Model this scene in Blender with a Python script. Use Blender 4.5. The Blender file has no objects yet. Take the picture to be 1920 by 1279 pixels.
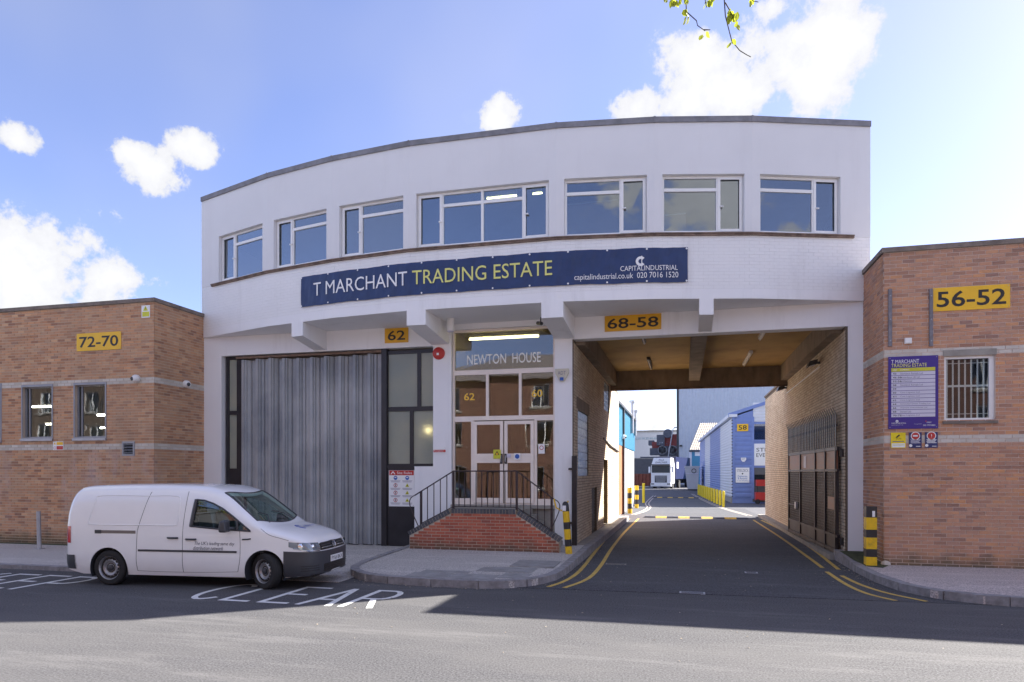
import bpy, bmesh, math, random
from mathutils import Vector, Matrix
random.seed(7)
R = math.radians
S = bpy.context.scene
COL = S.collection
# ------------------------------------------------------------------ camera, sky, sun, exposure
CAMZ, FPX, HORY, YAW = 2.05, 1280.0, 885.0, R(14.08)
cd = bpy.data.cameras.new('camera'); cam = bpy.data.objects.new('camera', cd); COL.objects.link(cam)
cam.location = (0, 0, CAMZ); cam.rotation_euler = (R(90), 0, YAW)
cd.sensor_width = 36; cd.lens = 24; cd.shift_y = (HORY - 639.5) / 1920; cd.clip_end = 3000; cd.clip_start = .05
S.camera = cam
SUNV = Vector((1.15, .91, 1.0)).normalized()          # direction towards the sun
SUN_EL = math.asin(SUNV.z); SUN_AZ = math.atan2(SUNV.x, SUNV.y)
sl = bpy.data.lights.new('sun', 'SUN'); sl.energy = 4.6; sl.angle = R(.53); sl.color = (1, .95, .87)
so = bpy.data.objects.new('sun', sl); COL.objects.link(so)
so.rotation_euler = (-SUNV).to_track_quat('-Z', 'Y').to_euler(); so.location = (30, 30, 60)
W = bpy.data.worlds.new('World'); S.world = W; W.use_nodes = True; W.cycles.sampling_method = 'MANUAL'; W.cycles.sample_map_resolution = 512
S.view_settings.view_transform = 'Standard'; S.view_settings.look = 'None'
S.view_settings.gamma = 1; S.view_settings.exposure = 2.03
S.cycles.use_denoising = True
S.cycles.max_bounces = 8; S.cycles.transparent_max_bounces = 12
try: S.cycles.denoiser = 'OPENIMAGEDENOISE'
except Exception: pass

CA, SA = math.cos(YAW), math.sin(YAW)
def dirpx(px, py):
    u = (px - 960) / FPX; v = (HORY - py) / FPX
    return Vector((u * CA - SA, u * SA + CA, v))
def fx(px, Y): d = dirpx(px, HORY); return d.x / d.y * Y          # X on a wall Y = const
def fz(px, py, Y): d = dirpx(px, py); return CAMZ + d.z / d.y * Y
def gy(px, X): d = dirpx(px, HORY); return X * d.y / d.x           # Y on a wall X = const
def gz(px, py, X): d = dirpx(px, py); return CAMZ + d.z / d.x * X
def G(px, py, z=0.0):                                              # point on the ground at height z
    d = dirpx(px, py); t = (z - CAMZ) / d.z
    return (d.x * t, d.y * t)

def world_sky():
    nt = W.node_tree; N = nt.nodes; L = nt.links
    for n in list(N): N.remove(n)
    out = N.new('ShaderNodeOutputWorld'); bg = N.new('ShaderNodeBackground'); bg.inputs[1].default_value = .071
    sky = N.new('ShaderNodeTexSky'); sky.sky_type = 'NISHITA'; sky.sun_disc = False
    sky.sun_elevation = SUN_EL; sky.sun_rotation = SUN_AZ; sky.altitude = 50
    sky.air_density = .8; sky.dust_density = .6; sky.ozone_density = 3.0
    tint = N.new('ShaderNodeMix'); tint.data_type = 'RGBA'; tint.blend_type = 'MULTIPLY'; tint.inputs[0].default_value = 1
    tint.inputs[7].default_value = (1.07, .93, 1.08, 1)
    L.new(sky.outputs[0], tint.inputs[6])
    tc = N.new('ShaderNodeTexCoord')
    # clouds: soft blobs in world directions broken up by noise
    blobs = []
    ZQ = 1.25
    for x, y, r in [(60, 505, 125), (175, 530, 75), (285, 314, 46), (252, 288, 34), (365, 272, 40), (25, 262, 27), (925, 225, 40), (1190, 205, 52), (1290, 195, 48),
              (1300, 130, 66), (1375, 165, 92), (1500, 60, 118), (1575, 80, 80), (1450, 20, 52), (1535, 180, 66), (1225, 800, 26)]:
        blobs.append((dirpx(x, y).normalized(), r / FPX))
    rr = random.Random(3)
    while len(blobs) < 38:  # unseen clouds added out of view, many and large, to brighten the facade
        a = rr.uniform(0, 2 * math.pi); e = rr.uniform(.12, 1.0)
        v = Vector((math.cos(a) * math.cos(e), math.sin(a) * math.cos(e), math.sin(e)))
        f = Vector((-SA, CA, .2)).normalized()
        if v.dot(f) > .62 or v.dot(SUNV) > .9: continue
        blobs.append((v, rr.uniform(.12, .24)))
    sc = N.new('ShaderNodeVectorMath'); sc.operation = 'MULTIPLY'; sc.inputs[1].default_value = (1, 1, ZQ); L.new(tc.outputs['Generated'], sc.inputs[0])
    n1 = N.new('ShaderNodeTexNoise'); n1.inputs['Scale'].default_value = 14; n1.inputs['Detail'].default_value = 7; n1.inputs['Roughness'].default_value = .64
    L.new(tc.outputs['Generated'], n1.inputs['Vector'])
    acc = None
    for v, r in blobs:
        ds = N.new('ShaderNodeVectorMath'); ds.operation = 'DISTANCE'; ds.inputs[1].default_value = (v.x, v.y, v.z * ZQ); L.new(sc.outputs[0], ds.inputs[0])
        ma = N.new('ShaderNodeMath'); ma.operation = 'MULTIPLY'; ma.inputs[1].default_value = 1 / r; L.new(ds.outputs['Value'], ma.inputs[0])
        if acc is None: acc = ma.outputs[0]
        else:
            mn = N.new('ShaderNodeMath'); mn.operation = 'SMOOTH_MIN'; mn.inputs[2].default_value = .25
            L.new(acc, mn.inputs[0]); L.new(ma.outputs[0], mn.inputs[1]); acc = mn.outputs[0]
    def math2(op, a, b):
        m = N.new('ShaderNodeMath'); m.operation = op
        for i, q in enumerate((a, b)):
            if isinstance(q, (int, float)): m.inputs[i].default_value = q
            else: L.new(q, m.inputs[i])
        return m.outputs[0]
    f = math2('SUBTRACT', 1.0, acc)
    f = math2('ADD', f, math2('MULTIPLY', math2('SUBTRACT', n1.outputs[0], .5), 3.4))
    mr = N.new('ShaderNodeMapRange'); mr.interpolation_type = 'SMOOTHSTEP'; L.new(f, mr.inputs[0])
    mr.inputs[1].default_value = -.05; mr.inputs[2].default_value = .42; mr.inputs[4].default_value = .96
    # thin high veil
    nv = N.new('ShaderNodeTexNoise'); nv.inputs['Scale'].default_value = 2.2; nv.inputs['Detail'].default_value = 3; nv.inputs['Roughness'].default_value = .55
    L.new(tc.outputs['Generated'], nv.inputs['Vector'])
    mv = N.new('ShaderNodeMapRange'); L.new(nv.outputs[0], mv.inputs[0]); mv.inputs[1].default_value = .42; mv.inputs[2].default_value = .75; mv.inputs[3].default_value = .07; mv.inputs[4].default_value = .30
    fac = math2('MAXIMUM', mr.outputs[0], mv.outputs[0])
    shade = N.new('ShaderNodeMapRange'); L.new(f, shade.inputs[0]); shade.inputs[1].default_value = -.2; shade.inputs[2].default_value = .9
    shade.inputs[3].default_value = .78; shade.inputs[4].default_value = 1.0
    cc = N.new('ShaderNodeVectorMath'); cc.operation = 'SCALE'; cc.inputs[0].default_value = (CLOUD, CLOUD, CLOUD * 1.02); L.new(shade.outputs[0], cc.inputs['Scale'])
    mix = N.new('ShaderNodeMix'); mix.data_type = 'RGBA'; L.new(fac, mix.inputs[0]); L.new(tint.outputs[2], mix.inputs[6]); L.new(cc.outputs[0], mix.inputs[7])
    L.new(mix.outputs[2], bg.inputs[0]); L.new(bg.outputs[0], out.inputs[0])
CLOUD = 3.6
world_sky()

# ------------------------------------------------------------------ helpers
class Fr:
    """wall frame: s runs along the wall, d outwards, z up"""
    def __init__(f, ox, oy, ang):
        f.o = Vector((ox, oy)); f.t = Vector((math.cos(ang), math.sin(ang))); f.n = Vector((f.t.y, -f.t.x))
    def pt(f, s, d, z):
        p = f.o + f.t * s + f.n * d; return (p.x, p.y, z)
class MB:
    def __init__(m): m.v = []; m.f = []; m.a = []
    def add(m, vs, fs, a=0.0):
        n = len(m.v); m.v += [tuple(q) for q in vs]; m.f += [tuple(i + n for i in f) for f in fs]; m.a += [a] * len(vs); return m
    HEX = [(0, 3, 2, 1), (4, 5, 6, 7), (0, 1, 5, 4), (1, 2, 6, 5), (2, 3, 7, 6), (3, 0, 4, 7)]
    def hexa(m, p, a=0.0): return m.add(p, MB.HEX, a)
    def box(m, x0, x1, y0, y1, z0, z1, a=0.0):
        return m.hexa([(x0, y0, z0), (x1, y0, z0), (x1, y1, z0), (x0, y1, z0), (x0, y0, z1), (x1, y0, z1), (x1, y1, z1), (x0, y1, z1)], a)
    def fbox(m, fr, s0, s1, d0, d1, z0, z1, a=0.0):
        P = fr.pt
        return m.hexa([P(s0, d1, z0), P(s1, d1, z0), P(s1, d0, z0), P(s0, d0, z0), P(s0, d1, z1), P(s1, d1, z1), P(s1, d0, z1), P(s0, d0, z1)], a)
    def fprism(m, fr, poly, d0, d1):                 # polygon in (s, z) between depths d0 < d1
        n = len(poly); vs = [fr.pt(s, d1, z) for s, z in poly] + [fr.pt(s, d0, z) for s, z in poly]
        return m.add(vs, [tuple(range(n)), tuple(range(2 * n - 1, n - 1, -1))] + [(i, (i + 1) % n, (i + 1) % n + n, i + n)[::-1] for i in range(n)])
    def gprism(m, poly, z0, z1):                     # ground polygon; z1 may be a function of (x, y)
        g = z1 if callable(z1) else (lambda x, y: z1)
        n = len(poly); vs = [(x, y, g(x, y)) for x, y in poly] + [(x, y, z0) for x, y in poly]
        return m.add(vs, [tuple(range(n)), tuple(range(2 * n - 1, n - 1, -1))] + [(i, (i + 1) % n, (i + 1) % n + n, i + n)[::-1] for i in range(n)])
    def tube(m, pts, r, n=8, r1=None):
        pts = [Vector(p) for p in pts]; K = len(pts); r1 = r if r1 is None else r1; base = len(m.v); vs = []
        up = None
        for k, p in enumerate(pts):
            d = (pts[min(k + 1, K - 1)] - pts[max(k - 1, 0)]).normalized()
            if up is None: up = Vector((0, 0, 1)) if abs(d.z) < .9 else Vector((1, 0, 0))
            e = d.cross(up).normalized(); g = e.cross(d).normalized(); up = g
            q = r + (r1 - r) * k / max(K - 1, 1)
            vs += [tuple(p + (e * math.cos(a) + g * math.sin(a)) * q) for a in [2 * math.pi * i / n for i in range(n)]]
        fs = []
        for k in range(K - 1):
            for i in range(n): fs.append((k * n + i, k * n + (i + 1) % n, (k + 1) * n + (i + 1) % n, (k + 1) * n + i))
        fs += [tuple(range(n - 1, -1, -1)), tuple(range((K - 1) * n, K * n))]
        return m.add(vs, fs)
    def cyl(m, a, b, r, n=16, r1=None): return m.tube([a, b], r, n, r1)
    def lathe(m, prof, c, axis=(0, 0, 1), n=20, caps=True):     # profile (radius, height along axis)
        ax = Vector(axis).normalized(); e = ax.orthogonal().normalized(); g = ax.cross(e); c = Vector(c); vs = []; K = len(prof)
        for r, h in prof:
            vs += [tuple(c + ax * h + (e * math.cos(t) + g * math.sin(t)) * r) for t in [2 * math.pi * i / n for i in range(n)]]
        fs = [(k * n + i, k * n + (i + 1) % n, (k + 1) * n + (i + 1) % n, (k + 1) * n + i) for k in range(K - 1) for i in range(n)]
        if caps and prof[0][0] > 1e-4: fs.append(tuple(range(n - 1, -1, -1)))
        if caps and prof[-1][0] > 1e-4: fs.append(tuple(range((K - 1) * n, K * n)))
        return m.add(vs, fs)
    def grid(m, rows):                                # rows of points -> quad sheet
        n = len(rows[0]); vs = [p for r in rows for p in r]
        return m.add(vs, [(i * n + j, i * n + j + 1, (i + 1) * n + j + 1, (i + 1) * n + j) for i in range(len(rows) - 1) for j in range(n - 1)])
    def build(m, name, mat, parent=None, smooth=False, local=False, fix=True, attr=False):
        off = Vector((0, 0, 0)) if (parent is None or local) else ORG.get(parent.name, Vector((0, 0, 0)))
        me = bpy.data.meshes.new(name)
        me.from_pydata([(x - off.x, y - off.y, z - off.z) for x, y, z in m.v], [], m.f)
        if attr:
            at = me.attributes.new('rnd', 'FLOAT', 'POINT'); at.data.foreach_set('value', m.a)
        if fix:
            bm = bmesh.new(); bm.from_mesh(me)
            if smooth: bmesh.ops.remove_doubles(bm, verts=bm.verts, dist=1e-5)
            bmesh.ops.recalc_face_normals(bm, faces=bm.faces); bm.to_mesh(me); bm.free()
        me.materials.append(mat)
        if smooth:
            me.polygons.foreach_set('use_smooth', [True] * len(me.polygons))
            try: me.set_sharp_from_angle(angle=R(40))
            except Exception: pass
        o = bpy.data.objects.new(name, me); COL.objects.link(o)
        if parent is not None:
            o.parent = parent; ORG[o.name] = off if not local else Vector((0, 0, 0))
        return o
ORG = {}
def tag(o, label=None, cat=None, group=None, kind=None):
    for k, v in (('label', label), ('category', cat), ('group', group), ('kind', kind)):
        if v: o[k] = v
    return o
def thing(name, label, cat, loc=(0, 0, 0), group=None, rz=0):
    o = bpy.data.objects.new(name, None); COL.objects.link(o); o.location = loc; o.rotation_euler = (0, 0, rz); o.empty_display_size = .2
    ORG[o.name] = Vector(loc); return tag(o, label, cat, group)
def struct(o): o['kind'] = 'structure'; return o
def copy_tree(o, parent=None):
    c = o.copy(); COL.objects.link(c); c.parent = parent; ORG[c.name] = ORG.get(o.name, Vector())
    for ch in list(o.children): copy_tree(ch, c)
    return c
_txt = {}
def text_mesh(body):
    if body not in _txt:
        cu = bpy.data.curves.new('t', 'FONT'); cu.body = body; cu.resolution_u = 3; cu.offset = .014 if all(c in '0123456789-' for c in body) else (.006 if body.startswith('NEWTON') else .0)
        ob = bpy.data.objects.new('t', cu); COL.objects.link(ob)
        bpy.context.view_layer.update()
        me = bpy.data.meshes.new_from_object(ob.evaluated_get(bpy.context.evaluated_depsgraph_get()))
        vs = [(v.co.x, v.co.y) for v in me.vertices]; fs = [tuple(p.vertices) for p in me.polygons]
        bpy.data.objects.remove(ob); bpy.data.curves.remove(cu); bpy.data.meshes.remove(me)
        x0 = min(v[0] for v in vs); x1 = max(v[0] for v in vs); y0 = min(v[1] for v in vs); y1 = max(v[1] for v in vs)
        _txt[body] = ([((x - x0) / (x1 - x0), (y - y0) / (y1 - y0)) for x, y in vs], fs)
    return _txt[body]
def text_fit(m, body, P, s0, s1, z0, z1, slant=0):   # lettering stretched to a box; P(s, z) gives the 3D point
    vs, fs = text_mesh(body)
    return m.add([P(s0 + (s1 - s0) * x + slant * y * (z1 - z0), z0 + (z1 - z0) * y) for x, y in vs], fs)
def islands(m):
    par = list(range(len(m.v)))
    def find(a):
        while par[a] != a: par[a] = par[par[a]]; a = par[a]
        return a
    for f in m.f:
        for q in f[1:]: par[find(q)] = find(f[0])
    out = {}
    for f in m.f: out.setdefault(find(f[0]), []).append(f)
    res = []
    for fs in out.values():
        k = sorted({i for f in fs for i in f}); mp = {q: i for i, q in enumerate(k)}; res.append(MB().add([m.v[i] for i in k], [tuple(mp[i] for i in f) for f in fs]))
    return res
def letter(body, fr, s0, s1, z0, z1, d, mat, parent, name='lettering', slant=0, local=False, split=False):
    if split:
        m = MB(); text_fit(m, body, lambda s, z: fr.pt(s, d, z), s0, s1, z0, z1, slant)
        for q in islands(m): q.build(name, mat, parent, fix=False, local=local)
        return
    m = MB(); text_fit(m, body, lambda s, z: fr.pt(s, d, z), s0, s1, z0, z1, slant)
    return m.build(name, mat, parent, fix=False, local=local)
def disc(fr, s, z, r, d, n=20, r0=0, a0=0, a1=360):
    m = MB()
    A = [R(a0 + (a1 - a0) * i / n) for i in range(n + 1)]
    if r0 == 0: m.add([fr.pt(s, d, z)] + [fr.pt(s + r * math.cos(a), d, z + r * math.sin(a)) for a in A], [(0, i + 1, i + 2) for i in range(n)])
    else: m.grid([[fr.pt(s + q * math.cos(a), d, z + q * math.sin(a)) for a in A] for q in (r0, r)])
    return m

# ------------------------------------------------------------------ materials
def nodes(name):
    m = bpy.data.materials.new(name); m.use_nodes = True; nt = m.node_tree
    return m, nt, nt.nodes, nt.links, nt.nodes['Principled BSDF']
def noise(N, L, scale, detail=5, rough=.55, stretch=None, coord=None):
    t = N.new('ShaderNodeTexNoise'); t.inputs['Scale'].default_value = scale; t.inputs['Detail'].default_value = detail; t.inputs['Roughness'].default_value = rough
    g = coord
    if g is None: g = N.new('ShaderNodeNewGeometry').outputs['Position']
    if stretch:
        v = N.new('ShaderNodeVectorMath'); v.operation = 'MULTIPLY'; v.inputs[1].default_value = stretch; L.new(g, v.inputs[0]); g = v.outputs[0]
    L.new(g, t.inputs['Vector']); return t.outputs[0]
def ramp(N, L, f, stops):
    r = N.new('ShaderNodeValToRGB'); L.new(f, r.inputs[0]); e = r.color_ramp.elements
    while len(e) < len(stops): e.new(.5)
    for i, (p, c) in enumerate(stops): e[i].position = p; e[i].color = (*c, 1) if len(c) == 3 else c
    return r.outputs[0]
def mixc(N, L, fac, a, b, mode='MIX'):
    x = N.new('ShaderNodeMix'); x.data_type = 'RGBA'; x.blend_type = mode
    for i, q in ((0, fac), (6, a), (7, b)):
        if isinstance(q, (int, float)): x.inputs[i].default_value = q
        elif isinstance(q, tuple): x.inputs[i].default_value = (*q, 1) if len(q) == 3 else q
        else: L.new(q, x.inputs[i])
    return x.outputs[2]
def rng(N, L, f, a, b, c=0.0, d=1.0):
    r = N.new('ShaderNodeMapRange'); L.new(f, r.inputs[0])
    for i, q in enumerate((a, b, c, d)): r.inputs[i + 1].default_value = q
    return r.outputs[0]
def bump(N, L, P, h, strength=.3, dist=.01):
    b = N.new('ShaderNodeBump'); b.inputs['Strength'].default_value = strength; b.inputs['Distance'].default_value = dist
    L.new(h, b.inputs['Height']); L.new(b.outputs[0], P.inputs['Normal'])
def M(name, col, rough=.6, metal=0, var=.12, vs=2.5, bmp=0, bs=60, stretch=None, coat=0, spec=None, dirt=None, ds=1.2, local=False):
    m, nt, N, L, P = nodes(name)
    co = N.new('ShaderNodeTexCoord').outputs['Object'] if local else None
    n = noise(N, L, vs, 6, .6, stretch, co)
    c = mixc(N, L, rng(N, L, n, .3, .7), tuple(q * (1 - var) for q in col), tuple(min(1, q * (1 + var)) for q in col))
    if dirt:
        n3 = noise(N, L, ds, 7, .65, stretch, co); c = mixc(N, L, rng(N, L, n3, .52, .75, 0, .75), c, dirt)
    L.new(c, P.inputs['Base Color']); P.inputs['Roughness'].default_value = rough; P.inputs['Metallic'].default_value = metal
    L.new(rng(N, L, n, .2, .8, max(0, rough - .08), min(1, rough + .08)), P.inputs['Roughness'])
    if coat: P.inputs['Coat Weight'].default_value = coat; P.inputs['Coat Roughness'].default_value = .05
    if spec is not None: P.inputs['Specular IOR Level'].default_value = spec
    if bmp: bump(N, L, P, noise(N, L, bs, 4, .6, None, co), bmp)
    return m
def brick_mat(name, stops, mortar_tint=None, stain=None, moss=False, efflo=False, rough=.85):
    m, nt, N, L, P = nodes(name)
    at = N.new('ShaderNodeAttribute'); at.attribute_name = 'rnd'; oi = N.new('ShaderNodeObjectInfo')
    ad = N.new('ShaderNodeMath'); ad.operation = 'ADD'; L.new(at.outputs['Fac'], ad.inputs[0]); L.new(oi.outputs['Random'], ad.inputs[1])
    fr = N.new('ShaderNodeMath'); fr.operation = 'FRACT'; L.new(ad.outputs[0], fr.inputs[0])
    c = ramp(N, L, fr.outputs[0], stops)
    n = noise(N, L, 45, 4); c = mixc(N, L, rng(N, L, n, .3, .7, 0, .35), c, (.5, .5, .5), 'OVERLAY')
    n2 = noise(N, L, 1.1, 8, .68, (1, 1, .6)); c = mixc(N, L, rng(N, L, n2, .38, .68, 0, .6), c, stain or (.2, .16, .15))
    n6 = noise(N, L, .6, 7, .7); c = mixc(N, L, rng(N, L, n6, .52, .72, 0, .4), c, tuple(q * .5 for q in (stain or (.2, .16, .15))))
    sep = N.new('ShaderNodeSeparateXYZ'); L.new(N.new('ShaderNodeNewGeometry').outputs['Position'], sep.inputs[0])
    if efflo:
        n4 = noise(N, L, 1.3, 7, .7, (1, 1, .35)); q = rng(N, L, n4, .52, .72, 0, .55)
        z1 = rng(N, L, sep.outputs[2], 2.75, 2.5); z2 = rng(N, L, sep.outputs[2], .5, 1.8)
        mu = N.new('ShaderNodeMath'); mu.operation = 'MULTIPLY'; L.new(q, mu.inputs[0]); L.new(z1, mu.inputs[1])
        mu2 = N.new('ShaderNodeMath'); mu2.operation = 'MULTIPLY'; L.new(mu.outputs[0], mu2.inputs[0]); L.new(z2, mu2.inputs[1])
        c = mixc(N, L, mu2.outputs[0], c, (.55, .48, .52))
    if moss:
        n5 = noise(N, L, 3, 6); zz = N.new('ShaderNodeMath'); zz.operation = 'SUBTRACT'; L.new(sep.outputs[2], zz.inputs[0]); L.new(rng(N, L, n5, .2, .8, 0, .35), zz.inputs[1])
        c = mixc(N, L, rng(N, L, zz.outputs[0], .3, .02, 0, .75), c, (.07, .075, .045))
    L.new(c, P.inputs['Base Color']); P.inputs['Roughness'].default_value = rough
    bump(N, L, P, noise(N, L, 120, 4), .35, .006); return m
def glass_mat(name, tint=(.75, .8, .82), refl=.10, rough=0.0):
    m, nt, N, L, P = nodes(name); N.remove(P); out = N['Material Output']
    t = N.new('ShaderNodeBsdfTransparent'); t.inputs[0].default_value = (*tint, 1)
    g = N.new('ShaderNodeBsdfGlossy'); g.inputs['Roughness'].default_value = rough; g.inputs[0].default_value = (.95, .97, 1, 1)
    f = N.new('ShaderNodeFresnel'); bf = N.new('ShaderNodeNewGeometry'); L.new(rng(N, L, bf.outputs['Backfacing'], 0, 1, 1.5, 1 / 1.5), f.inputs[0])   # thin pane: same index from both sides
    a = N.new('ShaderNodeMath'); a.operation = 'ADD'; a.use_clamp = True; a.inputs[1].default_value = refl; L.new(f.outputs[0], a.inputs[0])
    x = N.new('ShaderNodeMixShader'); L.new(a.outputs[0], x.inputs[0]); L.new(t.outputs[0], x.inputs[1]); L.new(g.outputs[0], x.inputs[2])
    # slightly wavy panes
    b = N.new('ShaderNodeBump'); b.inputs['Strength'].default_value = .06; b.inputs['Distance'].default_value = .02
    L.new(noise(N, L, 1.1, 2), b.inputs['Height']); L.new(b.outputs[0], g.inputs['Normal'])
    L.new(x.outputs[0], out.inputs[0]); return m
def emit(name, col, s):
    m, nt, N, L, P = nodes(name); P.inputs['Base Color'].default_value = (.8, .8, .8, 1)
    P.inputs['Emission Color'].default_value = (*col, 1); P.inputs['Emission Strength'].default_value = s; return m
def asphalt(name, base, dusty, streak=True, worn=.5):
    m, nt, N, L, P = nodes(name)
    n = noise(N, L, 42, 4, .75); c = mixc(N, L, rng(N, L, n, .35, .65), tuple(q * .30 for q in base), tuple(q * 1.9 for q in base))
    v = N.new('ShaderNodeTexVoronoi'); v.inputs['Scale'].default_value = 60; L.new(N.new('ShaderNodeNewGeometry').outputs['Position'], v.inputs['Vector'])
    c = mixc(N, L, rng(N, L, v.outputs['Distance'], .0, .28, .3, 0), c, tuple(q * 2.6 for q in dusty))
    big = noise(N, L, .4, 7, .68, (.45, 1.2, 1)); c = mixc(N, L, rng(N, L, big, .42, .72, 0, worn), c, dusty)
    if streak:
        st = noise(N, L, 1.1, 9, .78, (.22, 1.5, 1)); c = mixc(N, L, rng(N, L, st, .52, .74, 0, .5), c, tuple(q * 1.8 for q in dusty))
        sp = noise(N, L, 5, 9, .8); c = mixc(N, L, rng(N, L, sp, .66, .72, 0, .5), c, tuple(q * 2.0 for q in dusty))
    L.new(c, P.inputs['Base Color']); P.inputs['Roughness'].default_value = .88; P.inputs['Specular IOR Level'].default_value = .3
    bump(N, L, P, n, .5, .006); return m
def white_wall(name, col, stain, amt=.35):
    m, nt, N, L, P = nodes(name)
    n = noise(N, L, .8, 6, .6); c = mixc(N, L, rng(N, L, n, .3, .7), tuple(q * .95 for q in col), col)
    st = noise(N, L, 2.0, 8, .7, (1, 1, .12)); c = mixc(N, L, rng(N, L, st, .55, .8, 0, amt), c, stain)
    sp = noise(N, L, 14, 8, .8); c = mixc(N, L, rng(N, L, sp, .67, .75, 0, .35), c, stain)
    L.new(c, P.inputs['Base Color']); P.inputs['Roughness'].default_value = .75
    bump(N, L, P, noise(N, L, 30, 6), .12, .01); return m
# ------------------------------------------------------------------ material instances
BR_L = brick_mat('tan_brick', [(0, (0.310, 0.155, 0.098)), (.14, (0.459, 0.230, 0.122)), (.32, (0.583, 0.305, 0.162)), (.5, (0.546, 0.316, 0.191)), (.66, (0.657, 0.345, 0.176)), (.8, (0.496, 0.310, 0.196)), (.92, (0.680, 0.414, 0.235)), (1, (0.347, 0.196, 0.137))], stain=(0.409, 0.259, 0.167), moss=True, efflo=True)
BR_R = brick_mat('russet_brick', [(0, (0.268, 0.146, 0.110)), (.16, (0.464, 0.235, 0.155)), (.34, (0.561, 0.280, 0.165)), (.5, (0.525, 0.297, 0.205)), (.64, (0.634, 0.319, 0.165)), (.78, (0.439, 0.263, 0.205)), (.9, (0.680, 0.325, 0.145)), (1, (0.293, 0.168, 0.140))], stain=(0.439, 0.263, 0.180), moss=True)
BR_W = brick_mat('pale_band_brick', [(0, (.52, .48, .42)), (.5, (.62, .58, .52)), (1, (.68, .64, .58))], stain=(.5, .44, .38))
BR_S = brick_mat('red_step_brick', [(0, (0.300, 0.066, 0.033)), (.4, (0.450, 0.108, 0.055)), (.8, (0.525, 0.144, 0.072)), (1, (0.250, 0.072, 0.055))], stain=(0.375, 0.108, 0.066), moss=True, rough=.6)
BR_E = brick_mat('blue_grey_coping_brick', [(0, (.05, .055, .065)), (.6, (.09, .095, .105)), (1, (.13, .13, .135))], stain=(.08, .08, .08), rough=.5)
BR_P = brick_mat('cream_passage_brick', [(0, (0.515, 0.405, 0.284)), (.5, (0.644, 0.519, 0.381)), (1, (0.700, 0.607, 0.459))], stain=(0.490, 0.380, 0.278))
BR_PAINT = white_wall('white_painted_brick', (.88, .88, .88), (.45, .43, .42), .25)
BR_O = brick_mat('opposite_brick', [(0, (.14, .06, .042)), (.5, (.19, .085, .058)), (1, (.23, .11, .075))], stain=(.15, .08, .06))
MORT_L = M('buff_mortar', (.54, .43, .33), .9, var=.12, bmp=.3)
MORT_R = M('grey_pink_mortar', (.64, .52, .44), .9, var=.12, bmp=.3)
MORT_O = M('dark_mortar', (.22, .17, .14), .9)
MORT_S = M('pale_mortar', (.50, .42, .33), .9, bmp=.3)
MORT_P = M('brown_mortar', (.14, .11, .08), .9, bmp=.3)
MORT_W = M('white_painted_joint', (.68, .68, .68), .8)
WHITE = white_wall('white_render', (.76, .76, .77), (.55, .53, .53), .18)
WHITE_C = white_wall('white_painted_concrete', (.88, .88, .89), (.42, .40, .40), .3)
UPVC = M('white_plastic_frame', (.82, .82, .81), .35, var=.04)
PINKFR = M('pale_pink_painted_frame', (.86, .77, .69), .4, var=.06)
GREYFR = M('grey_aluminium', (.30, .31, .34), .4, .3, var=.08)
DARKFR = M('black_painted_steel', (.022, .02, .024), .4, var=.3, bmp=.1)
COPING = M('grey_felt_coping', (.21, .21, .23), .8, var=.25, vs=4)
LEDGE = M('weathered_brown_ledge', (.19, .135, .105), .85, var=.5, vs=5, bmp=.3)
STONE = M('weathered_stone_coping', (.20, .165, .14), .9, var=.35, vs=4, bmp=.3)
SILVER = M('galvanised_steel', (.42, .43, .46), .45, .6, var=.15, vs=3)
def shutter_mat():
    m, nt, N, L, P = nodes('galvanised_shutter')
    st = noise(N, L, 5, 7, .7, (1, 1, .05)); big = noise(N, L, .55, 5, .6)
    c = mixc(N, L, rng(N, L, big, .35, .65), (.24, .26, .285), (.44, .45, .46))
    c = mixc(N, L, rng(N, L, st, .48, .74, 0, .5), c, (.52, .51, .50))
    st2 = noise(N, L, 8, 6, .7, (1, 1, .04)); c = mixc(N, L, rng(N, L, st2, .6, .8, 0, .5), c, (.13, .12, .13))
    L.new(c, P.inputs['Base Color']); P.inputs['Metallic'].default_value = .35; P.inputs['Roughness'].default_value = .55; return m
SHUT = shutter_mat()
GLASS = glass_mat('window_glass', (.62, .68, .72), .15)
GLASS_L = glass_mat('clear_window_glass', (.80, .83, .84), .01)
GLASS_D = glass_mat('entrance_glass', (.66, .66, .62), .06)
GLASS_C = glass_mat('vehicle_glass', (.55, .72, .68), .08)
def frosted():
    m, nt, N, L, P = nodes('frosted_glass')
    n = noise(N, L, 1.0, 4); c = mixc(N, L, rng(N, L, n, .35, .65), (.36, .40, .36), (.50, .50, .40))
    L.new(c, P.inputs['Base Color']); P.inputs['Roughness'].default_value = .22
    bump(N, L, P, noise(N, L, 55, 3), .5, .004)
    t = N.new('ShaderNodeBsdfTranslucent'); t.inputs[0].default_value = (.85, .83, .68, 1); x = N.new('ShaderNodeMixShader'); x.inputs[0].default_value = .35
    L.new(P.outputs[0], x.inputs[1]); L.new(t.outputs[0], x.inputs[2]); L.new(x.outputs[0], N['Material Output'].inputs[0]); return m
FROST = frosted()
GBLOCK = M('glass_block', (.50, .58, .60), .12, var=.25, vs=9, bmp=.4, bs=25)
YEL = M('yellow_sign_face', (.86, .50, .015), .4, var=.05)
YEL_OLD = M('aged_yellow_sign_face', (.72, .38, .012), .4, var=.1)
BLACK = M('black_lettering', (.02, .018, .018), .5, var=.1)
NAVY = M('navy_banner_vinyl', (.016, .038, .125), .45, var=.18, vs=3, bmp=.2, bs=5)
PURPLE = M('purple_sign_face', (.045, .02, .23), .4, var=.06)
NAVY2 = M('dark_navy_sign_face', (.02, .03, .13), .4, var=.06)
LWHITE = M('white_lettering', (.85, .85, .85), .5, var=.02)
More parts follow.
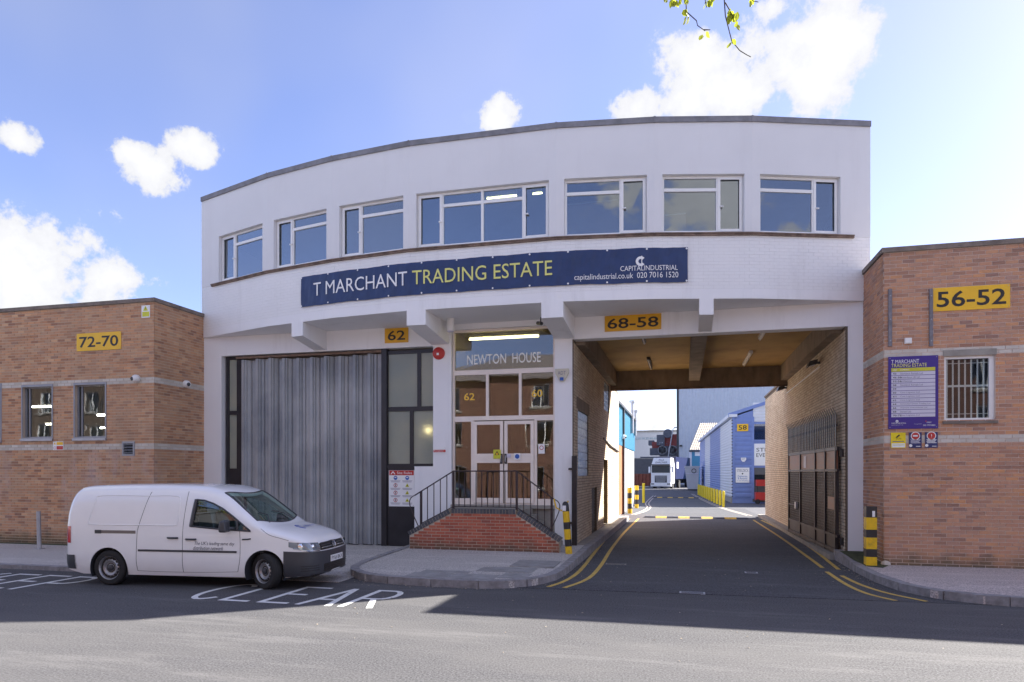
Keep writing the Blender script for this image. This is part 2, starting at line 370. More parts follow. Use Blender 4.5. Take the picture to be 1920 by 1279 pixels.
LPALE = M('pale_yellow_lettering', (.74, .72, .22), .5, var=.02)
LGOLD = M('gold_lettering', (.88, .55, .06), .4, var=.05)
LPALEW = M('pale_window_lettering', (.92, .93, .88), .5, var=.01)
LILAC = M('pale_lilac_row', (.62, .60, .70), .5, var=.03)
GREYTX = M('grey_small_print', (.17, .16, .24), .6, var=.05)
REDP = M('red_plastic', (.50, .035, .03), .35, var=.08)
GREENP = M('yellow_green_print', (.62, .62, .04), .5)
BLUEP = M('blue_print', (.03, .12, .45), .5)
YELPAINT = M('yellow_paint', (.80, .50, .01), .45, var=.1, vs=6, dirt=(.30, .19, .03), ds=9)
BLKPAINT = M('black_paint', (.025, .024, .026), .45, var=.3, vs=6)
ROADYEL = M('yellow_road_paint', (.60, .41, .09), .8, var=.2, vs=10, dirt=(.22, .17, .07), ds=9)
ROADWHT = M('white_road_paint', (.72, .72, .70), .8, var=.1, vs=8, dirt=(.34, .34, .34), ds=7)
TARMAC = asphalt('street_asphalt', (.075, .074, .078), (.125, .121, .12), True, .75)
TARMAC2 = asphalt('alley_asphalt', (.068, .069, .076), (.10, .10, .105), True, .45)
TARMAC3 = asphalt('yard_asphalt', (.09, .09, .10), (.14, .14, .145), True, .6)
PAVE = asphalt('grey_footway', (.40, .375, .36), (.48, .455, .43), True, .6)
PAVE_R = asphalt('pinkish_footway', (.42, .365, .35), (.50, .445, .43), True, .5)
KERB = M('granite_kerb', (.27, .26, .27), .85, var=.3, vs=7, bmp=.3, dirt=(.14, .13, .13), ds=4)
SLAB = M('concrete_slab', (.29, .285, .285), .88, var=.2, vs=5, bmp=.25, dirt=(.18, .175, .17), ds=3)
MOSS = M('moss', (.05, .062, .025), .95, var=.5, vs=9, bmp=.6, bs=90)
CONC = M('grey_concrete', (.30, .28, .25), .9, var=.2, bmp=.2)
DCONC = M('stained_concrete_beam', (.24, .19, .145), .9, var=.3, vs=3, bmp=.2, stretch=(1, 1, .4))
def soffit_mat():
    m, nt, N, L, P = nodes('ochre_board_soffit')
    w = N.new('ShaderNodeTexWave'); w.bands_direction = 'Y'; w.inputs['Scale'].default_value = 3.2; w.inputs['Distortion'].default_value = 1.2; w.inputs['Detail'].default_value = 3
    L.new(N.new('ShaderNodeNewGeometry').outputs['Position'], w.inputs['Vector'])
    c = mixc(N, L, rng(N, L, w.outputs['Fac'], .1, .9), (.44, .285, .11), (.56, .38, .16))
    c = mixc(N, L, rng(N, L, noise(N, L, .8, 6), .45, .7, 0, .6), c, (.22, .13, .06))
    L.new(c, P.inputs['Base Color']); P.inputs['Roughness'].default_value = .85; bump(N, L, P, w.outputs['Fac'], .4, .01); return m
OCHRE = soffit_mat()
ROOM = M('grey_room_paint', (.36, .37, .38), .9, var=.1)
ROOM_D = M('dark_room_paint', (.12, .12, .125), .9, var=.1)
BROWNP = M('brown_varnished_board', (.22, .085, .04), .5, var=.3, vs=2, stretch=(1, 1, 6))
BROWNST = M('dark_brown_painted_steel', (.022, .017, .017), .5, var=.3, dirt=(.05, .03, .025), ds=5)
TUBE = emit('lit_fluorescent_tube', (1, .93, .72), 7)
TUBE_Y = emit('lit_yellow_tube', (1, .86, .38), 4)
TUBEOFF = M('unlit_tube', (.75, .70, .62), .3)
CAMW = M('white_camera_housing', (.75, .75, .74), .35)
DGREY = M('dark_grey_plastic', (.045, .047, .055), .5, var=.15)
RAIL = M('black_handrail_paint', (.035, .022, .024), .45, var=.4, vs=8)

def proj(p):
    x, y, z = p; t = -SA * x + CA * y
    if t < .5: return (-9999, 0, t)
    return (960 + FPX * (CA * x + SA * y) / t, HORY - FPX * (z - CAMZ) / t, t)
def wall(m, fr, s0, s1, z0, z1, holes, d0, d1):
    ss = sorted({s0, s1, *[min(max(h[i], s0), s1) for h in holes for i in (0, 1)]}); zs = sorted({z0, z1, *[min(max(h[i], z0), z1) for h in holes for i in (2, 3)]})
    for a, b in zip(ss, ss[1:]):
        run = None
        for c, d in zip(zs, zs[1:]):
            sm, zm = (a + b) / 2, (c + d) / 2
            if any(h[0] < sm < h[1] and h[2] < zm < h[3] for h in holes):
                if run: m.fbox(fr, a, b, d0, d1, *run); run = None
            else: run = (run[0], d) if run else (c, d)
        if run: m.fbox(fr, a, b, d0, d1, *run)
    return m
def brick_face(owner, fr, s0, s1, z0, z1, holes, mat, bands=(), bmat=None, single=300, proud=.007, Lb=.228, C=.076, top=None, rs=1, name='brick', flat_d=0.0):
    rd = random.Random(rs); J = .0135; items = []
    n = int((z1 - z0) / C + .5); C = (z1 - z0) / n
    for i in range(n):
        za, zb = z0 + i * C + J / 2, z0 + (i + 1) * C - J / 2; zm = (za + zb) / 2
        band = any(b0 < zm < b1 for b0, b1 in bands)
        a0, a1 = s0, s1
        if top: a0, a1 = top(zb)
        cut = sorted((h[0], h[1]) for h in holes if h[2] < zm < h[3])
        spans = []; cur = a0
        for h0, h1 in cut:
            if h0 > cur: spans.append((cur, min(h0, a1)))
            cur = max(cur, h1)
        if cur < a1: spans.append((cur, a1))
        for c0, c1 in spans:
            k = math.floor((c0 - s0) / Lb - 1); off = (.5 * (i % 2)) * Lb
            while True:
                b0 = s0 + k * Lb + off; b1 = b0 + Lb
                if b0 > c1: break
                e0, e1 = max(b0 + J / 2, c0 + (J / 2 if c0 > b0 else 0)), min(b1 - J / 2, c1)
                if e1 - e0 > .03: items.append((e0, e1, za, zb, band, (e1 - e0) > Lb - J - .004))
                k += 1
    # the bricks that show largest are objects of their own
    cand = []
    for q, it in enumerate(items):
        px, py, t = proj(fr.pt((it[0] + it[1]) / 2, 0, (it[2] + it[3]) / 2))
        if it[5] and -5 < px < 1925 and 0 < py < 1279 and t > 0: cand.append((t, q))
    cand.sort(); pick = {q for t, q in cand[:single]}
    shared = {}
    for band in (False, True):
        sub = [it for q, it in enumerate(items) if it[4] == band and q not in pick]
        if not sub: continue
        m = MB()
        for e0, e1, za, zb, _, _ in sub:
            pr = proud + rd.uniform(-.002, .003)
            P = fr.pt
            m.add([P(e0, pr, za), P(e1, pr, za), P(e1, pr, zb), P(e0, pr, zb), P(e0, -.01, za), P(e1, -.01, za), P(e1, -.01, zb), P(e0, -.01, zb)],
                  [(0, 1, 2, 3), (0, 4, 5, 1), (1, 5, 6, 2), (2, 6, 7, 3), (3, 7, 4, 0)], rd.random())
        o = m.build(('band_' if band else '') + name + 'work', bmat if band else mat, owner, fix=False, attr=True); o['kind'] = 'stuff'
    off = ORG.get(owner.name, Vector())
    for q in sorted(pick):
        e0, e1, za, zb, band, _ = items[q]
        key = (band,)
        c = Vector(fr.pt((e0 + e1) / 2, 0, (za + zb) / 2))
        if key not in shared:
            m = MB(); m.fbox(fr, e0, e1, -.01, proud, za, zb)
            m.v = [(x - c.x, y - c.y, z - c.z) for x, y, z in m.v]
            o = m.build(('band_' if band else '') + name, bmat if band else mat, None); shared[key] = o.data
        else:
            o = bpy.data.objects.new(('band_' if band else '') + name, shared[key]); COL.objects.link(o)
        o.parent = owner; o.location = c - off + Vector(fr.pt(0, rd.uniform(-.002, .003), 0)) - Vector(fr.pt(0, 0, 0)); ORG[o.name] = off
def window(parent, fr, s0, s1, z0, z1, panes, d, fm, gm, thick=.06, name='window', sash=(), local=False):
    """frame with openings; panes = (s0, s1, z0, z1) in metres from the window's lower left"""
    holes = [(s0 + a, s0 + b, z0 + c, z0 + e) for a, b, c, e in panes]
    o = wall(MB(), fr, s0, s1, z0, z1, holes, d - thick, d).build(name, fm, parent)
    for i, h in enumerate(holes):
        if i in sash:
            w = .035; wall(MB(), fr, h[0] - .02, h[1] + .02, h[2] - .02, h[3] + .02, [(h[0] + w, h[1] - w, h[2] + w, h[3] - w)], d + .001, d + .018).build('sash', fm, o)
        e0 = d - thick * .6; j = [e0 + random.uniform(-.004, .004) for _ in range(4)]; P = fr.pt
        MB().hexa([P(h[0] - .005, j[0] + .006, h[2] - .005), P(h[1] + .005, j[1] + .006, h[2] - .005), P(h[1] + .005, j[1], h[2] - .005), P(h[0] - .005, j[0], h[2] - .005), P(h[0] - .005, j[2] + .006, h[3] + .005), P(h[1] + .005, j[3] + .006, h[3] + .005), P(h[1] + .005, j[3], h[3] + .005), P(h[0] - .005, j[2], h[3] + .005)]).build('pane', gm, o)
    return o
def sign(name, label, fr, s0, s1, z0, z1, mat, d=.012, cat='sign', group=None, bolts=True, thick=.01):
    c = fr.pt((s0 + s1) / 2, d, z0)
    o = thing(name, label, cat, c, group)
    MB().fbox(fr, s0, s1, d, d + thick, z0, z1).build('panel', mat, o)
    if bolts:
        for s in (s0 + .03, s1 - .03):
            for z in (z0 + .03, z1 - .03): disc(fr, s, z, .008, d + thick + .002, 8).build('bolt', SILVER, o, fix=False)
    return o

# ------------------------------------------------------------------ ground
YW = 17.0                         # plane of the ground-floor front of the white building
YL, YR = 15.09, 15.38             # fronts of the two brick buildings
XL, XR = fx(381, YW), fx(1619, YW)
PL, PR = -2.67, 3.60              # side walls of the covered passage
struct(MB().box(-800, 800, -800, 800, -.3, -.03).build('ground', TARMAC3))
struct(MB().box(-70, 70, -5.5, 12.4, -.2, 0).build('road', TARMAC))
struct(MB().box(-45, 60, 26.4, 130, -.2, .004).build('yard', TARMAC3))
struct(MB().gprism([(-3.4, 11.72), (5.3, 12.0), (4.2, 16.9), (3.62, 17.3), (3.62, 27), (3.3, 40), (-2.75, 40), (-2.75, 17.3), (-3.2, 15)], -.2, .008).build('alley', TARMAC2))
def zc(x, y): return .125 + .09 * min(1, max(0, (y - 13) / 4))
isl = [(-6.72, 17.05), (-6.68, 13.4), (-6.55, 12.7), (-6.25, 12.15), (-5.8, 11.78), (-5.2, 11.58), (-4.4, 11.5), (-3.5, 11.5), (-2.95, 11.66), (-2.58, 12.0), (-2.36, 12.6), (-2.28, 13.4), (-2.26, 15), (-2.25, 17.05)]
struct(MB().gprism(isl, -.1, zc).build('pavement', PAVE)); PAV_C = bpy.data.objects['pavement']
pr_ = [(3.44, 17.3), (3.43, 14.9), (3.47, 13.9), (3.62, 13.0), (3.95, 12.35), (4.5, 12.0), (5.3, 11.9), (14, 11.85), (60, 11.85), (60, 15.5), (4.1, 15.5), (4.1, 17.3)]
def zr(x, y): return .13 + .10 * min(1, max(0, (y - 15) / 2))
PAV_R = struct(MB().gprism(pr_, -.1, zr).build('pavement', PAVE_R))
PAV_L = struct(MB().gprism([(-60, 11.45), (-11.1, 11.45), (-10.6, 11.6), (-10.5, 12.2), (-10.6, 17), (-60, 17)], -.1, .075).build('pavement', PAVE))
struct(MB().gprism([(-10.9, 11.5), (-6.2, 11.5), (-6.2, 17.2), (-13.6, 17.2), (-13.6, 15.0), (-10.9, 15.0)], -.1, lambda x, y: .008 + .007 * (y - 11.5)).build('driveway', PAVE))
struct(MB().gprism([(-2.7, 17.04), (-2.26, 17.04), (-2.26, 29.2), (-2.7, 29.2)], -.1, .19).build('passage_footway', CONC))
struct(MB().gprism([(3.3, 17.2), (3.65, 17.2), (3.65, 33), (3.3, 33)], -.1, .12).build('passage_footway', CONC))
struct(MB().box(-70, 70, -5.2, -1.5, -.1, .12).build('near_pavement', PAVE))
def kerb(parent, pts, zf, w=.14, side=1, L=.88):
    pts = [Vector(p) for p in pts]; segs = []; acc = [0]
    for a, b in zip(pts, pts[1:]): acc.append(acc[-1] + (b - a).length)
    def at(q):
        for i in range(len(pts) - 1):
            if q <= acc[i + 1] + 1e-6: return pts[i].lerp(pts[i + 1], (q - acc[i]) / max(1e-6, acc[i + 1] - acc[i]))
        return pts[-1]
    n = max(1, round(acc[-1] / L)); st = acc[-1] / n
    for i in range(n):
        P = [at(i * st + .006), at((i + .5) * st), at((i + 1) * st - .006)]; m = MB(); top = []; inn = []
        for k, p in enumerate(P):
            t = (P[min(k + 1, 2)] - P[max(k - 1, 0)]).normalized(); nn = Vector((-t.y, t.x)) * side; top.append(p - nn * .03); inn.append(p + nn * w)
        rr = random.uniform(.004, .010)
        o_ = [(p.x, p.y, zf(p.x, p.y) + .006 + rr) for p in top]; i_ = [(p.x, p.y, zf(p.x, p.y) + .008 + rr) for p in inn]
        lo = [(p.x + 0, p.y, -.05) for p in top]; li = [(p.x, p.y, -.05) for p in inn]
        m.add(o_ + i_ + lo + li, [(0, 1, 4, 3), (1, 2, 5, 4), (0, 6, 7, 1), (1, 7, 8, 2), (0, 3, 9, 6), (2, 8, 11, 5)])
        m.build('kerb_stone', KERB, parent)
kerb(PAV_C, isl[:1] + isl[1:] + [(-2.25, 17.05)], zc, side=1)
kerb(PAV_R, pr_[:9][:7] + [(10, 11.87)], zr, side=1)
kerb(PAV_L, [(-21, 11.45), (-11.1, 11.45), (-10.6, 11.6), (-10.5, 12.2)], lambda x, y: .075, side=1)
kerb(bpy.data.objects['passage_footway'], [(-2.26, 17.08), (-2.26, 29.2)], lambda x, y: .19, side=1)
# flagstones along the island's kerb
for i, (a, b, c, d) in enumerate([(-5.0, -4.2, 11.72, 12.3), (-4.18, -3.3, 11.72, 12.3), (-3.28, -2.75, 11.95, 12.6), (-3.9, -2.8, 12.65, 13.3), (-3.4, -2.5, 13.35, 14.3), (-4.9, -3.95, 12.33, 12.62)]):
    MB().box(a, b, c, d, .05, zc(a, d) + .006).build('flagstone', SLAB, PAV_C)
tag(MB().lathe([(.0, .004), (.16, .004), (.17, 0)], (-3.1, 14.0, .152), (0, 0, 1), 20).build('inspection_cover', DGREY), 'small round dark inspection cover in the pavement before the steps', 'cover')
# moss along the wall feet
for pts, lab in (([(4.0, 16.97), (3.47, 16.97), (3.50, 15.7), (3.60, 15.15), (3.85, 14.95), (4.05, 15.3)], 'green moss patch around the right striped bollard'), ([(-24, 15.07), (-24, 14.9), (-13.55, 14.86), (-13.55, 15.07)], 'moss strip along the foot of the left brick wall')):
    m = MB(); zz = .24 if pts[0][0] > 0 else .076
    if pts[0][0] > 0: m.gprism(pts, -.05, lambda x, y: zr(x, y) + .02)
    else: m.gprism(pts, -.05, .082)
    tag(m.build('moss', MOSS), lab, 'moss', kind='stuff')
# ------------------------------------------------------------------ road markings
def ribbon(pts, w, z, closed=False):
    pts = [Vector(p[:2]) for p in pts]; Lf = []; Rt = []
    for k, p in enumerate(pts):
        a, b = pts[max(k - 1, 0)], pts[min(k + 1, len(pts) - 1)]
        t = (b - a).normalized(); n = Vector((-t.y, t.x)) * w / 2; Lf.append((p.x + n.x, p.y + n.y, z)); Rt.append((p.x - n.x, p.y - n.y, z))
    return [Lf, Rt]
def smooth_line(pts, k=4):
    out = []
    for i in range(len(pts) - 1):
        p0, p1, p2, p3 = [Vector(pts[min(max(j, 0), len(pts) - 1)]) for j in (i - 1, i, i + 1, i + 2)]
        for j in range(k):
            t = j / k; out.append(.5 * ((2 * p1) + (p2 - p0) * t + (2 * p0 - 5 * p1 + 4 * p2 - p3) * t * t + (3 * p1 - p0 - 3 * p2 + p3) * t ** 3))
    return out + [Vector(pts[-1])]
def roadline(name, label, pxs, w, mat, z=.0125, sc=2, org=(960, 940), group=None):
    pts = smooth_line([G(org[0] + a / sc, org[1] + b / sc) for a, b in pxs])
    return tag(MB().grid(ribbon(pts, w, z)).build(name, mat), label, 'road marking', group)
roadline('yellow_line', 'outer yellow line curving round the kerb before the steps', [(135, 323), (200, 300), (255, 262), (305, 200), (352, 142), (402, 92), (440, 66)], .085, ROADYEL)
roadline('yellow_line', 'inner yellow line of the pair left of the alley mouth', [(195, 327), (285, 292), (335, 240), (374, 178), (424, 115), (475, 66)], .085, ROADYEL)
roadline('yellow_line', 'inner yellow line of the pair right of the alley', [(905, 71), (1000, 132), (1095, 200), (1165, 252)], .085, ROADYEL)
roadline('yellow_line', 'outer yellow line right of the alley beside the gate', [(935, 72), (1040, 125), (1130, 183), (1200, 238), (1225, 258)], .085, ROADYEL)
roadline('yellow_line', 'short inner yellow line sweeping onto the street at right', [(1180, 266), (1250, 312), (1330, 348), (1440, 375)], .085, ROADYEL)
roadline('yellow_line', 'short outer yellow line sweeping onto the street beside the right kerb', [(1236, 281), (1300, 312), (1400, 345), (1555, 378)], .085, ROADYEL)
def marking(word, strokes, x0, dx, label):
    o = thing('road_lettering', label, 'road marking', (x0, 9.4, .004))
    for i, ch in enumerate(word):
        m = MB()
        for st in strokes[ch]:
            pts = [(x0 + (i + a * .74 + .08) * dx, 9.42 + b * 1.5) for a, b in st]
            m.grid(ribbon(pts, .10, .0045 + .0004 * len(m.v) / 20))
        m.build('letter', ROADWHT, o, fix=False)
CURVE = lambda cx, cy, rx, ry, a0, a1, n=10: [(cx + rx * math.cos(R(a0 + (a1 - a0) * i / n)), cy + ry * math.sin(R(a0 + (a1 - a0) * i / n))) for i in range(n + 1)]
ST = {'C': [CURVE(.55, .5, .55, .47, 45, 315, 16)], 'L': [[(.06, 1), (.06, 0)], [(.1, .035), (1, .035)]], 'E': [[(.06, 1), (.06, 0)], [(.1, .035), (1, .035)], [(.1, .965), (1, .965)], [(.1, .52), (.8, .52)]],
      'A': [[(0, 0), (.5, 1)], [(.5, 1), (1, 0)], [(.22, .33), (.78, .33)]], 'R': [[(.06, 0), (.06, 1)], [(.1, .965), (.6, .965)] + CURVE(.6, .72, .38, .245, 90, -90, 8) + [(.1, .475)], [(.5, .47), (1, 0)]],
      'K': [[(.06, 0), (.06, 1)], [(.9, 1), (.1, .45)], [(.3, .58), (1, 0)]], 'P': [[(.06, 0), (.06, 1)], [(.1, .965), (.6, .965)] + CURVE(.6, .72, .38, .245, 90, -90, 8) + [(.1, .475)]]}
marking('CLEAR', ST, -7.95, .70, 'white painted word CLEAR on the road before the van')
marking('KEEP', ST, -13.72, .74, 'white painted road word behind the van cut off by the left edge')
for i, (x, y, w, lab) in enumerate([(676 / 2 + 960, 940 + 345 / 2, .42, 'small pale drain grating on the joint of the alley'), (897 / 2 + 960, 940 + 269 / 2, .25, 'small white valve cover in the middle of the alley'), (390 / 2 + 960, 940 + 237 / 2, .45, 'oval metal cover beside the left yellow lines')]):
    gx, gyy = G(x, y); m = MB()
    o = thing('road_cover', lab, 'cover', (gx, gyy, .008))
    m.box(gx - w / 2, gx + w / 2, gyy - .09, gyy + .09, -.02, .0125).build('frame', SILVER if i < 2 else CONC, o)
    for k in range(4): MB().box(gx - w / 2 + .03, gx + w / 2 - .03, gyy - .07 + k * .038, gyy - .055 + k * .038, -.01, .0145).build('slot', DGREY, o)

# leaf litter and grit gathered along the kerbs and wall feet
def litter(name, label, lines, n, size, mat, rs):
    rd = random.Random(rs); m = MB()
    for _ in range(n):
        (xa, ya), (xb, yb), w, z = rd.choice(lines); t = rd.random(); x = xa + (xb - xa) * t + rd.gauss(0, w); y = ya + (yb - ya) * t + rd.gauss(0, w); s = size * rd.uniform(.4, 1.3); a = rd.uniform(0, 3.1); zz = z(x, y) if callable(z) else z
        c, q = math.cos(a) * s, math.sin(a) * s; m.add([(x + c, y + q, zz + rd.uniform(.001, .006)), (x - q * .6, y + c * .6, zz + rd.uniform(.004, .014)), (x - c, y - q, zz + rd.uniform(.001, .006)), (x + q * .6, y - c * .6, zz + rd.uniform(.003, .01))], [(0, 1, 2, 3)])
    tag(m.build(name, mat, fix=False), label, 'litter', kind='stuff')
LITT = M('pale_dry_litter', (.42, .36, .27), .9, var=.5, vs=7)
litter('leaf_litter', 'dry leaf litter and grit lying along the kerbs', [((-5.6, 11.42), (-2.7, 11.5), .08, .004), ((-2.4, 12.0), (-2.15, 15.8), .06, .012), ((-2.12, 13.5), (-2.14, 19), .08, .012), ((3.35, 13.5), (3.3, 16.5), .06, .012), ((4.2, 12.1), (7, 11.75), .08, .012), ((-6.8, 12.6), (-5.6, 11.5), .1, .012), ((-9, 9.5), (4, 9), 1.2, .004), ((-2, 12.5), (3, 16), 1.1, .012)], 620, .016, LITT, 21)
litter('wall_grit', 'pale grit gathered at the foot of the russet brick wall', [((4.0, 15.30), (8, 15.30), .035, .132)], 420, .017, M('pale_grit', (.40, .36, .33), .9, var=.4, vs=9), 22)

o = thing('stone', 'pale loose stone lying at the corner of the russet brick wall', 'stone', (*G(1659, 1061, .13), .13)); gx_, gy_ = G(1659, 1061, .13)
m = MB(); m.lathe([(0, -.02), (.07, -.01), (.10, .03), (.085, .07), (.04, .095), (0, .10)], (gx_, gy_ - .06, .14), (.1, .05, 1), 9); m.v = [(x + random.uniform(-.012, .012), y + random.uniform(-.012, .012), z + random.uniform(-.008, .008)) for x, y, z in m.v]; m.build('rock', M('pale_stone', (.55, .49, .42), .9, var=.2, bmp=.4), o)
# ------------------------------------------------------------------ white building with bowed upper floor
CB = thing('commercial_building', 'white two-storey building with bowed upper floor over a covered passage', 'building', (-4.7, 17, 0))
AC, AR = Vector((-4.72, 38.25)), 23.0
def arcpt(px):
    d = dirpx(px, HORY); d2 = Vector((d.x, d.y)); a = d2.dot(d2); b = d2.dot(AC); c = AC.dot(AC) - AR * AR
    return d2 * ((b - math.sqrt(b * b - a * c)) / a)
VX = [Vector((fx(378, YW), YW))] + [arcpt(p) for p in (502, 623, 767, 1043, 1227, 1410)] + [Vector((fx(1632, YW), YW))]
SC = [0.0]
for a, b in zip(VX, VX[1:]): SC.append(SC[-1] + (b - a).length)
FAC = []
for i, (a, b) in enumerate(zip(VX, VX[1:])):
    t = (b - a).normalized(); FAC.append(Fr(*(a - t * SC[i]), math.atan2(t.y, t.x)))
def fac_of(s):
    for i in range(len(FAC)):
        if s <= SC[i + 1]: return FAC[i]
    return FAC[-1]
def AP(s, d, z): return fac_of(s).pt(s, d, z)
def spx(px):                                   # arc length at a pixel column
    d = dirpx(px, HORY); best = None
    for i, (a, b) in enumerate(zip(VX, VX[1:])):
        e = b - a; den = d.x * e.y - d.y * e.x
        q = (a.y * d.x - a.x * d.y) / -den if abs(den) > 1e-9 else 9
        # solve a + e*q parallel to d
        q = (d.x * a.y - d.y * a.x) / (d.y * e.x - d.x * e.y)
        if -1e-3 <= q <= 1.001: best = SC[i] + q * e.length
    return best
ZS, ZSILL, ZW0, ZW1, ZT = 5.93, 7.37, 7.43, 8.72, 9.95
WPX = [(410, 492), (513, 612), (636, 756), (780, 1029), (1058, 1213), (1242, 1396), (1425, 1576)]
WS = [(spx(a), spx(b)) for a, b in WPX]
m = MB()
for i, f in enumerate(FAC):
    wall(m, f, SC[i], SC[i + 1], ZSILL, ZT, [(WS[i][0], WS[i][1], ZW0 - .02, ZW1)], -.3, 0)
m.build('upper_wall', WHITE, CB)
m = MB()
for i, f in enumerate(FAC): m.fbox(f, SC[i], SC[i + 1], -.3, -.012, ZS, ZSILL)
m.build('band_wall', MORT_W, CB)
mbk = MB(); rd = random.Random(5); nrow = 19; C_ = (ZSILL - ZS) / nrow
for i in range(nrow):
    for k in range(-1, int(SC[-1] / .228) + 2):
        a = max(0.0, k * .228 + (i % 2) * .114 + .0022); b = min(SC[-1], a + .2235 if a > 0 else k * .228 + (i % 2) * .114 + .226)
        if b - a < .03: continue
        f = fac_of((a + b) / 2); j = FAC.index(f); a2, b2 = a, b
        pr = -.0055 + rd.uniform(-.001, .0012); z0, z1 = ZS + i * C_ + .0022, ZS + (i + 1) * C_ - .0022
        if i == 0: z0 = ZS
        P = f.pt
        mbk.add([P(a2, pr, z0), P(b2, pr, z0), P(b2, pr, z1), P(a2, pr, z1), P(a2, -.02, z0), P(b2, -.02, z0), P(b2, -.02, z1), P(a2, -.02, z1)],
                [(0, 1, 2, 3), (0, 4, 5, 1), (1, 5, 6, 2), (2, 6, 7, 3), (3, 7, 4, 0)], rd.random())
o = mbk.build('painted_brickwork', BR_PAINT, CB, fix=False, attr=True); o['kind'] = 'stuff'
m = MB(); sa, sb = spx(398), spx(1600)
for i, f in enumerate(FAC):
    a, b = max(SC[i], sa), min(SC[i + 1], sb)
    if b > a: m.fbox(f, a, b, -.06, .045, ZSILL - .035, ZSILL + .002); m.fbox(f, a, b, -.06, .062, ZSILL + .004, ZSILL + .03)
m.build('sill_ledge', LEDGE, CB)
m = MB()
for i, f in enumerate(FAC): m.fbox(f, SC[i], SC[i + 1], -.34, .035, ZT - .075, ZT + .05)
m.build('coping', COPING, CB)
for k in range(1, 7): MB().fbox(FAC[k], SC[k] - .02, SC[k] + .02, -.32, .045, ZT - .08, ZT + .056).build('coping_joint', COPING, CB)
hull = [(v.x, v.y) for v in VX]
MB().gprism(hull + [(4.1, 26.2), (-13.57, 26.2)], ZS - .001, ZS + .22).build('floor_slab', WHITE_C, CB)
inn = [(v.x, v.y + .29) for v in VX]; inn[0] = (-13.3, 17.28); inn[-1] = (3.85, 17.28)
MB().gprism(inn + [(3.85, 26.0), (-13.3, 26.0)], ZT - .55, ZT - .3).build('roof', COPING, CB)
MB().gprism(inn + [(3.85, 20.9), (-13.3, 20.9)], 8.93, 8.99).build('ceiling', ROOM, CB)
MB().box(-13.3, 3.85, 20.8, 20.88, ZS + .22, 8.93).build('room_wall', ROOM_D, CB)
m = MB(); m.box(-13.57, -13.3, 17.31, 26.2, 0, ZT); m.box(3.86, 4.1, 17.31, 26.2, 0, ZT); m.build('side_wall', WHITE, CB)
m = MB(); m.box(-13.3, PL - .3, 26.0, 26.2, 0, ZS); m.box(-13.3, 3.86, 26.0, 26.2, ZS + .22, ZT); m.build('rear_wall', WHITE, CB)
# upper windows
for i, (a, b) in enumerate(WS):
    w = b - a; h = ZW1 - ZW0; f = FAC[i]; g = .055; tr = h * .76
    if i < 3: ca = w * .30; P_ = [(g, ca, g, h - g), (ca + g, w - g, g, tr - .035), (ca + g, w - g, tr + .035, h - g)]; sh = (0,)
    elif i == 3:
        e = .185 * w; c = w / 2
        P_ = [(g, e, g, h - g), (e + g, c - .03, g, tr - .035), (e + g, c - .03, tr + .035, h - g), (c + .03, w - e - g, g, tr - .035), (c + .03, w - e - g, tr + .035, h - g), (w - e, w - g, g, h - g)]; sh = (0, 5)
    else: ca = w * .70; P_ = [(g, ca - g, g, tr - .035), (g, ca - g, tr + .035, h - g), (ca, w - g, g, h - g)]; sh = (2,)
    o = window(CB, f, a + .004, b - .004, ZW0, ZW1 - .004, P_, -.11, UPVC, GLASS, sash=sh)
    for j in sh:
        p = P_[j]; s = a + (p[1] - .04 if (i < 3 or (i == 3 and j == 0)) else p[0] + .03)
        MB().fbox(f, s - .01, s + .07, -.108, -.06, ZW0 + h * .45, ZW0 + h * .45 + .022).build('handle', UPVC, o)
# things standing in the upper rooms behind the glass
for a, b, c, lab in ((1064, 1158, 385, 'large beige board leaning inside an upper window'), (1246, 1286, 405, 'small beige board in the corner of an upper window')):
    p0, p1 = fx(a, 16.5), fx(b, 16.5); o = thing('board', lab, 'board', (p0, 16.5, ZS + .22))
    MB().box(p0, p1, 16.5, 16.54, ZS + .22, fz(a, c, 16.5)).build('panel', M('beige_board', (.55, .44, .38), .8), o)
    MB().box(p0, p1, 16.485, 16.545, fz(a, c, 16.5) + .002, fz(a, c, 16.5) + .03).build('edge', UPVC, o)
for a, b, y, Y in ((912, 968, 366, 16.1), (998, 1016, 366, 16.1)):
    o = thing('ceiling_light', 'fluorescent strip glowing behind the %s pane of the widest upper window' % ('right transom' if a < 950 else 'right casement'), 'lamp', (fx(a, Y), Y, 8.7))
    MB().box(fx(a, Y), fx(b, Y), Y, Y + .1, 8.80, 8.92).build('batten', UPVC, o); MB().cyl((fx(a, Y), Y + .05, 8.775), (fx(b, Y), Y + .05, 8.775), .015).build('tube', TUBE_Y, o)
# ground floor front
F0 = Fr(0, YW, 0)
X = lambda px: fx(px, YW)
Z = lambda px, py: fz(px, py, YW)
ZL = 5.38
def col(px0, px1, z1=ZS - .004, d=0.0, z0=-.05): return MB().fbox(F0, X(px0), X(px1), -.35, d, z0, z1).build('column', WHITE_C, CB)
col(381, 415, ZL); col(812, 846, ZS - .004); col(1040, 1073, ZS - .004); col(1590, 1632, ZL)
m = MB(); m.fbox(F0, X(381), X(812), -.35, .0, ZL + .001, ZS - .004); m.build('lintel', WHITE_C, CB)
m = MB(); m.fbox(F0, X(1073) + .001, X(1632), -.35, .0, ZL + .002, ZS - .004); m.build('lintel', WHITE_C, CB)
m = MB(); m.fbox(F0, X(846) + .001, X(1040) - .001, -.35, -.02, 5.78, ZS - .004); m.build('lintel', WHITE_C, CB)
m = MB(); m.fbox(F0, X(776), X(812), -.3, -.04, -.05, 2.2); m.build('infill_panel', WHITE_C, CB)
